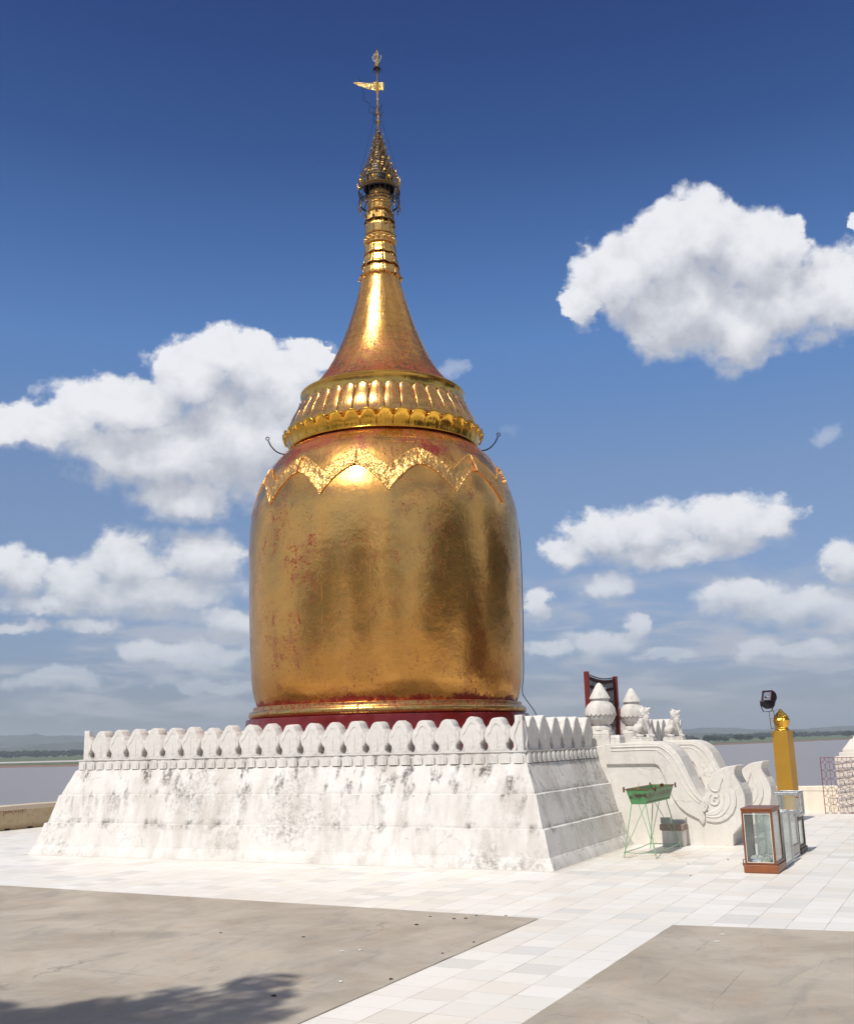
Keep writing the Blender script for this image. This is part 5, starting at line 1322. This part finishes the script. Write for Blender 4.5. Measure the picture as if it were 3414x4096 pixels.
# housing: glass faces the camera side, tilted upward
A_, B_, C_, D_ = [Vector(fp(*p)) for p in ((505, 222), (657, 212), (622, 347), (465, 350))]
mid_ = (A_+B_+C_+D_)/4; ph_ = R(34); xa = Vector((math.cos(ph_), -math.sin(ph_), .0)); W2 = ((B_-A_).length+(C_-D_).length)/4*1.12
tilt = R(-14); za = Vector((.16, .22, math.cos(tilt))).normalized(); za = (za-xa*za.dot(xa)).normalized(); ya = za.cross(xa).normalized()
if ya.y < 0: ya = -ya
H2 = .098
def hp_(x, y, z): return tuple(mid_+xa*x+ya*y+za*z)
mb = MB(); prof2 = [(0, -H2), (0, H2), (.05, H2*1.0), (.10, H2*.72), (.13, H2*.2), (.135, -H2*.3), (.11, -H2*.8), (.06, -H2*1.0)]
mb.prism(prof2, lambda q: hp_(-W2, q[0]+.012, q[1]), lambda q: hp_(W2, q[0]+.012, q[1])); hs = mb.build('housing', M['black'], fl, bevel=.006)
mb = MB()
for a, b in (((-W2-.006, -H2-.006), (W2+.006, -H2+.012)), ((-W2-.006, H2-.012), (W2+.006, H2+.006)), ((-W2-.006, -H2+.012), (-W2+.012, H2-.012)), ((W2-.012, -H2+.012), (W2+.006, H2-.012))):
    vs_ = [hp_(x, y, z) for y in (-.010, .011) for x, z in ((a[0], a[1]), (b[0], a[1]), (b[0], b[1]), (a[0], b[1]))]; mb.add(vs_, [(0, 1, 2, 3), (7, 6, 5, 4), (0, 4, 5, 1), (1, 5, 6, 2), (2, 6, 7, 3), (3, 7, 4, 0)])
mb.build('front_frame', mat_simple('maroon_black_frame', (.05, .012, .02), .4), hs)
mb = MB(); mb.add([hp_(-W2+.01, .0105, -H2+.01), hp_(W2-.01, .0105, -H2+.01), hp_(W2-.01, .0105, H2-.01), hp_(-W2+.01, .0105, H2-.01), hp_(-W2*.3, .007, -H2*.2), hp_(W2*.4, .007, -H2*.1), hp_(W2*.3, .007, H2*.4), hp_(-W2*.3, .007, H2*.35)], [(0, 1, 5, 4), (1, 2, 6, 5), (2, 3, 7, 6), (3, 0, 4, 7), (4, 5, 6, 7)])
mb.build('reflector', mat_simple('bright_reflector', (.78, .82, .83), .18, .9, .2, 25), hs)
mb = MB(); mb.tube([hp_(-W2*.45, -.004, -H2*.35), hp_(-W2*.1, -.006, -H2*.05), hp_(W2*.3, -.004, -H2*.25)], .010, 8); mb.build('lamp_tube', M['grey_alu'], hs, smooth=True)
# gear box below
mb = MB(); gbx = [Vector(fp(*p)) for p in ((470, 356), (672, 352), (655, 425), (610, 458), (545, 462), (485, 425))]
c_ = gbx; n_ = len(c_); mb.v = [tuple(p) for p in c_]+[tuple(p+Vector((0, .10, 0))) for p in c_]; mb.f = [tuple(range(n_)), tuple(range(n_, 2*n_))[::-1]]+[(i, (i+1) % n_, n_+(i+1) % n_, n_+i) for i in range(n_)]
mb.build('gear_box', M['black'], fl, bevel=.006)
mb = MB(); mb.tube([fp(470, 350), fp(478, 420), fp(515, 500)], .009, 5); mb.tube([fp(675, 345), fp(660, 410), fp(622, 490)], .009, 5); mb.build('yoke', M['black'], fl)

# ------------------------------------------------------------------ parapets
def parapet(name, a, b, z, th, label, mat, out):
    a, b = Vector(a), Vector(b); root = empty(name, (a.x, a.y, 0), label=label, cat='parapet wall')
    d = (b-a).normalized(); n_ = Vector((-d.y, d.x)); L = (b-a).length; K = max(2, int(L/.25)); mb = MB()
    prof_ = [(0, -.02), (0, z-.10), (-.012, z-.085), (-.014, z-.012), (.0, z), (th, z+.003), (th+.012, z-.01), (th+.012, z-.085), (th, z-.1), (th, -.02)]
    for i in range(K+1):
        for o_, zz in prof_:
            q = a+d*(L*i/K)+n_*o_*out; e = mnoise.noise(Vector((q.x*2, q.y*2, zz*3)))*.008
            mb.v.append((q.x-a.x+e, q.y-a.y+e, zz+(e if zz > .1 else 0)))
    m_ = len(prof_)
    for i in range(K):
        for j in range(m_-1): mb.f.append((i*m_+j, i*m_+j+1, (i+1)*m_+j+1, (i+1)*m_+j))
    mb.f += [tuple(range(m_)), tuple(range(K*m_, K*m_+m_))]
    mb.build('wall', mat, root, smooth=True, angle=35); return root
def mat_ochre():
    mt, N, P = new_mat('stained_ochre_plaster')
    v = N.obj(); x, y, z = N.xyz(v); n = N.noise(v, 2.2, 8, .65); n2 = N.noise(v, 9, 7, .7)
    c = N.mix(n, (.40, .30, .17), (.60, .50, .34)); c = N.mix(N.m('MULTIPLY', N.ss(n2, .5, .7), .5), c, (.26, .19, .10))
    c = N.mix(N.m('MULTIPLY', N.ss(z, .40, .44), .8), c, (.62, .53, .43))
    c = N.mix(N.m('MULTIPLY', N.ss(z, .16, .0), .6), c, (.24, .17, .08))
    P(color=c, rough=.9, spec=.15, normal=N.bump(n2, .4, .02)); return mt
pw = parapet('parapet', (-15.2, 2.0), (-15.2, 18.04), .515, .28, 'stained ochre parapet wall with drain holes and red scribbled writing', mat_ochre(), 1)
mb = MB()
for yy in (10.88, 11.52, 9.9, 12.3): mb.bx((-.004, yy-2.0-.07, .0), (.010, yy-2.0+.07, .035))
mb.build('drain_hole', mat_simple('drain_dark', (.02, .012, .01), .9), pw)
# the scribbled line of writing
mb = MB(); rnd = random.Random(6); yy = 10.60
WR = 'o.s3ccoc3co33cs'
def loop(cy, cz, r, a0, a1, n_=9): mb.tube([(.006, cy+r*math.cos(a0+(a1-a0)*i/n_), cz+r*1.1*math.sin(a0+(a1-a0)*i/n_)) for i in range(n_+1)], .0045, 4)
cy_ = 10.62-2.0
for i, ch in enumerate(WR):
    z_ = .375+.02*(i/len(WR))
    if ch == 'o': loop(cy_, z_, .018, 0, 6.28)
    elif ch == 'c': loop(cy_, z_, .020, .9, 5.6)
    elif ch == '3': loop(cy_, z_+.010, .013, -2.2, 2.2); loop(cy_, z_-.016, .014, -2.2, 2.2)
    elif ch == 's': mb.tube([(.006, cy_-.014, z_+.02), (.006, cy_, z_+.045), (.006, cy_+.012, z_-.04), (.006, cy_-.01, z_-.05)], .0045, 4)
    else: loop(cy_, z_, .006, 0, 6.28, 6)
    if i % 4 == 1: loop(cy_, z_+.045, .010, 0, 6.28, 7)
    if i % 5 == 2: loop(cy_+.01, z_-.045, .012, 3.1, 6.6, 6)
    cy_ += .052 if ch != '.' else .075
mb.build('writing', mat_simple('red_chalk', (.24, .05, .03), .8), pw)
creamy = mat_plaster('cream_parapet', .5, .8, False, .12)
parapet('parapet', (-14.9, 18.04), (1.16, 18.04), .52, .28, 'cream parapet wall along the river behind the plinth and the gilded pillar', creamy, 1)

# stepped white pier at the right
pier = empty('gate_pier', (1.62, 18.1, 0), label='white stepped gate pier behind the circle-pattern grille', cat='pier')
mb = MB()
mb.bx((-.42, -.5, -.01), (1.1, .5, 1.137)); mb.bx((-.335, -.42, 1.134), (1.0, .42, 1.218)); mb.bx((-.262, -.36, 1.215), (.93, .36, 1.285))
mb.box((.335, 0, 1.385), (1.19, .70, .21), taper=.72); mb.box((.335, 0, 1.52), (.80, .46, .08), taper=.9)
mb.build('pier_body', mat_plaster('pier_limewash', .3, .25, False, .08), pier, bevel=.008)
mb = MB()  # grey strips standing in for slanting shadow bands on the pier face
for k_ in range(8):
    z = 1.03-.145*k_
    for s in (0,): mb.add([(-.424, -.505, z-.015), (1.10, -.505, z+.20), (1.10, -.480, z+.20), (-.424, -.480, z-.015), (-.424, -.515, z-.045), (1.10, -.515, z+.17), (1.10, -.480, z+.17), (-.424, -.480, z-.045)], [(0, 1, 2, 3), (7, 6, 5, 4), (0, 4, 5, 1), (1, 5, 6, 2), (2, 6, 7, 3), (3, 7, 4, 0)])
mb.build('slanting_shadow_band', mat_simple('shadow_band_grey', (.42, .41, .40), .8), pier)

# circle-pattern grille
FYY = 17.45
f0 = on_y(3150+668/5.25, 2900+690/5.25, FYY)
gr = empty('grille_fence', (f0.x, FYY, 0), label='maroon iron grille of stacked circles standing before the white pier', cat='fence')
pitch_ = .1718*24.0/24.3; top = f0.z; ncol = 14; nrow = 7; zb_ = top-pitch_*nrow
mb = MB(); mb.box((0, 0, (top+zb_)/2-.02), (.014, .014, top-zb_+.06)); mb.box((pitch_*ncol, 0, (top+zb_)/2-.02), (.014, .014, top-zb_+.06)); mb.tube([(0, 0, top), (pitch_*ncol, 0, top)], .006, 5); mb.tube([(0, 0, zb_), (pitch_*ncol, 0, zb_)], .006, 5)
for i in range(ncol):
    x = pitch_*(i+1)
    if i < ncol-1: mb.tube([(x, 0, zb_), (x, 0, top)], .0038, 4)
for j in range(nrow): mb.tube([(0, .004, top-pitch_*(j+1)), (pitch_*ncol, .004, top-pitch_*(j+1))], .0016, 3)
mb.build('frame', M['fence_red'], gr)
mb = MB()
def arc(cx, cz, a0, a1, n_=16):
    pts = [(cx+pitch_*.5*math.cos(a0+(a1-a0)*i/n_), -.002, cz+pitch_*.5*math.sin(a0+(a1-a0)*i/n_)) for i in range(n_+1)]; mb.tube(pts, .0036, 4)
for i in range(ncol+1):
    for j in range(nrow+1):
        cx, cz = pitch_*i, top-pitch_*j
        if j == 0: a0, a1 = math.pi, 2*math.pi
        elif j == nrow: a0, a1 = 0, math.pi
        else: a0, a1 = 0, 2*math.pi
        if i == 0:
            a0, a1 = (-math.pi/2, 0) if j == 0 else (0, math.pi/2) if j == nrow else (-math.pi/2, math.pi/2)
        if i == ncol:
            a0, a1 = (math.pi, 1.5*math.pi) if j == 0 else (math.pi/2, math.pi) if j == nrow else (math.pi/2, 1.5*math.pi)
        arc(cx, cz, a0, a1)
mb.build('circles', M['fence_red'], gr)

# ------------------------------------------------------------------ trees round the terrace: one throws its shade on the slab, the others stand outside the picture and show in the gilding
leafm = None
def mat_leaf():
    mt, N, P = new_mat('tree_leaf'); v = N.obj(); n = N.noise(v, 1.2, 4)
    P(color=N.mix(n, (.018, .032, .009), (.045, .062, .018)), rough=.55, spec=.3)
    return mt
leafm = mat_leaf(); barkm = mat_simple('bark', (.11, .085, .065), .9, 0, .3, 12)
def big_tree(name, loc, H, Rr, nleaf, seed, label, clumps=None):
    rnd = random.Random(seed); root = empty(name, loc, label=label, cat='tree', group='trees around the terrace')
    tr_ = MB(); tr_.tube([(0, 0, -.1), (.1, .05, H*.2), (.05, .2, H*.42)], [.32, .25, .2], 10)
    cl = clumps or [(rnd.uniform(-1, 1)*Rr*.75, rnd.uniform(-1, 1)*Rr*.75, H*.45+rnd.uniform(0, 1)*H*.45, rnd.uniform(.28, .45)*Rr) for _ in range(14)]
    for x, y, z, r in cl: tr_.tube([(.05, .2, H*.4), (x*.5, y*.5, H*.4+(z-H*.4)*.6), (x, y, z)], [.14, .08, .03], 6)
    tr_.build('trunk', barkm, root)
    lf = MB(); per = nleaf//len(cl)
    for x, y, z, r in cl:
        if nleaf < 0: per = int((2.6 if r < .45 else 4.0)*math.pi*r*r/.0050)
        for _ in range(per):
            d = Vector((rnd.gauss(0, 1), rnd.gauss(0, 1), rnd.gauss(0, .75))); d.normalize(); p = Vector((x, y, z))+d*r*rnd.random()**.4
            s = rnd.uniform(.05, .10)*(1 if nleaf < 0 else 2.6); a = Vector((rnd.gauss(0, 1), rnd.gauss(0, 1), rnd.gauss(0, .6))).normalized(); b = a.cross(Vector((rnd.gauss(0, 1), rnd.gauss(0, 1), rnd.gauss(0, 1)))).normalized()
            o = len(lf.v); lf.v += [tuple(p-a*s), tuple(p+b*s*.45), tuple(p+a*s), tuple(p-b*s*.45)]; lf.f.append((o, o+1, o+2, o+3))
    lf.build('crown', leafm, root)
    return root
k7 = 1/math.tan(R(SUN_EL)); sh = Vector((-math.sin(R(SUN_AZ)), -math.cos(R(SUN_AZ))))*k7      # shadow offset per metre of height
def over(gx, gy, z, base):            # where a clump at height z must hang to shade the ground point
    return (gx-sh.x*z-base[0], gy-sh.y*z-base[1])
base = (-3.6, -9.2)
tips = [((1050, 3905), .26, 9.5), ((985, 3935), .18, 9.3), ((1100, 3960), .16, 9.2), ((900, 4000), .34, 9.0), ((1000, 4040), .30, 9.0), ((700, 3950), .20, 9.5), ((620, 3985), .16, 9.4), ((400, 4010), .34, 9.6), ((280, 4060), .42, 9.4), ((520, 4060), .30, 9.2), ((80, 4090), .5, 9.5), ((700, 4080), .36, 9.2)]
cl = []
for (px, py), r, z in tips:
    gp_ = on_ground(px, py+28); ox, oy = over(gp_.x, gp_.y, z, base); cl.append((ox, oy, z, r))
for gx, gy, z, r in ((-1.2, -1.6, 9, .8), (-2.2, -1.7, 8.6, .8), (-3.2, -1.4, 9, .9), (-3.9, -2.4, 8.5, 1.0), (-2.6, -2.8, 8, 1.1), (-1.4, -3.0, 8, 1.0), (-.6, -2.4, 8.6, .6), (-3.4, -4.0, 7.5, 1.3), (-1.8, -4.4, 7.2, 1.3), (-.4, -4.2, 7.4, 1.0), (-4.8, -3.6, 7.8, 1.2), (-3, -5.6, 6.4, 1.4), (-5.4, -5, 6.8, 1.3)):
    ox, oy = over(gx, gy, z, base); cl.append((ox, oy, z, r))
big_tree('shade_tree', (base[0], base[1], 0), 9.5, 3.4, -1, 3, 'tall leafy tree left of the camera whose shade falls on the concrete', cl)
mb = MB(); mb.bx((5.5, TY1+.01, -14), (90, 60, -.6)); mb.build('riverside_ground', earth, kind='structure')
for i, (x, y, H, r) in enumerate(((11.5, 6.5, 10, 4), (14, 10.5, 12, 4.5), (11, 24, 12, 4.2), (9.8, 32, 13, 4.2), (14, 36, 13, 4.5), (18, 29, 13, 5), (12, -16, 10, 4.5), (-12, -14, 10, 4.5), (-20, -12, 9, 4.5), (2, -24, 9, 4.5), (20, -2, 9, 4))):
    big_tree('shade_tree', (x, y, 0), H, r, 7000, i+20, ['bushy', 'tall', 'broad'][i % 3]+' leafy tree outside the frame, number '+['one', 'two', 'three', 'four', 'five', 'six', 'seven', 'eight', 'nine', 'ten', 'eleven', 'twelve'][i]+' round the terrace')

pav = empty('pavilion', (13.5, 15.5, 0), label='dark red timber pavilion with a hipped roof, added unseen right of the frame for its brown reflection', cat='pavilion')
mb = MB(); mb.box((0, 0, 2.0), (5, 8, 4.0)); mb.build('wall', mat_simple('dark_red_timber', (.11, .035, .018), .5, 0, .3, 2), pav)  # unseen pavilion, added to bring brown into the bell reflections
mb = MB(); mb.box((0, 0, 4.8), (6.4, 9.4, 1.6), taper=.55); mb.box((0, 0, 6.6), (3.0, 4.6, 2.0), taper=.3); mb.build('roof', mat_simple('brown_roof', (.09, .035, .02), .6, 0, .3, 2), pav)
for y in (-3.9, -1.3, 1.3, 3.9):
    mb = MB(); mb.box((-3.0, y, 2.0), (.22, .22, 4.0)); mb.build('post', M['red_paint'], pav)

# scraps on the pavement
dleaf = mat_simple('dry_leaf', (.09, .05, .03), .8); scrap = mat_simple('paper_scrap', (.75, .74, .70), .7)
rnd = random.Random(14)
def bit(name, px, py, sc, mat, label, grp=None, thick=.004):
    g_ = on_ground(px, py); mb = MB(); n_ = 7
    pts = [(sc*(1+.3*rnd.uniform(-1, 1))*math.cos(6.283*i/n_), .55*sc*(1+.3*rnd.uniform(-1, 1))*math.sin(6.283*i/n_)) for i in range(n_)]
    o_ = len(mb.v); mb.v = [(0, 0, .012*rnd.uniform(.5, 1.2))]+[(x, y, .002+abs(y)*.5) for x, y in pts]; mb.f = [(0, i+1, (i+1) % n_+1) for i in range(n_)]
    o = mb.build(name, mat, label=label, cat='litter' if name != 'brick_fragment' else 'brick', group=grp); o.location = (g_.x, g_.y, .005); o.rotation_euler.z = rnd.uniform(0, 3.1); o.modifiers.new('s', 'SOLIDIFY').thickness = thick
for px, py in ((1720, 3669), (1862, 3677), (1816, 3678), (1904, 3665), (1770, 3817), (1895, 3772), (1664, 3702), (1213, 3751), (2023, 3666), (1562, 3921), (882, 3734), (1093, 3988), (2750, 3458), (2910, 3441), (2760, 3505)):
    bit('dry_leaf', px, py, rnd.uniform(.012, .024), dleaf, 'small dark dry leaf scrap lying on the pavement', 'dry leaf scraps on the pavement')
for px, py in ((1441, 3804), (1367, 3810), (1362, 3931), (2887, 3742), (2866, 3770)):
    bit('paper_scrap', px, py, rnd.uniform(.018, .028), scrap, 'tiny white scrap lying on the concrete slab', 'white scraps on the concrete slab')

# ------------------------------------------------------------------ haze
mt = bpy.data.materials.new('river_haze'); mt.use_nodes = True; H_ = NT(mt.node_tree); H_.n.clear()
vol = H_.node('ShaderNodeVolumePrincipled'); vol.inputs['Color'].default_value = (.80, .88, 1.0, 1); vol.inputs['Density'].default_value = 0.00014; vol.inputs['Anisotropy'].default_value = .2
out = H_.node('ShaderNodeOutputMaterial'); H_.l.new(vol.outputs[0], out.inputs['Volume'])
mb = MB(); mb.bx((-14000, -3500, -14.5), (9000, 12000, 175))
hz = mb.build('haze', mt, kind='stuff'); tag(hz, 'pale river haze between the terrace and the far hills', 'haze')
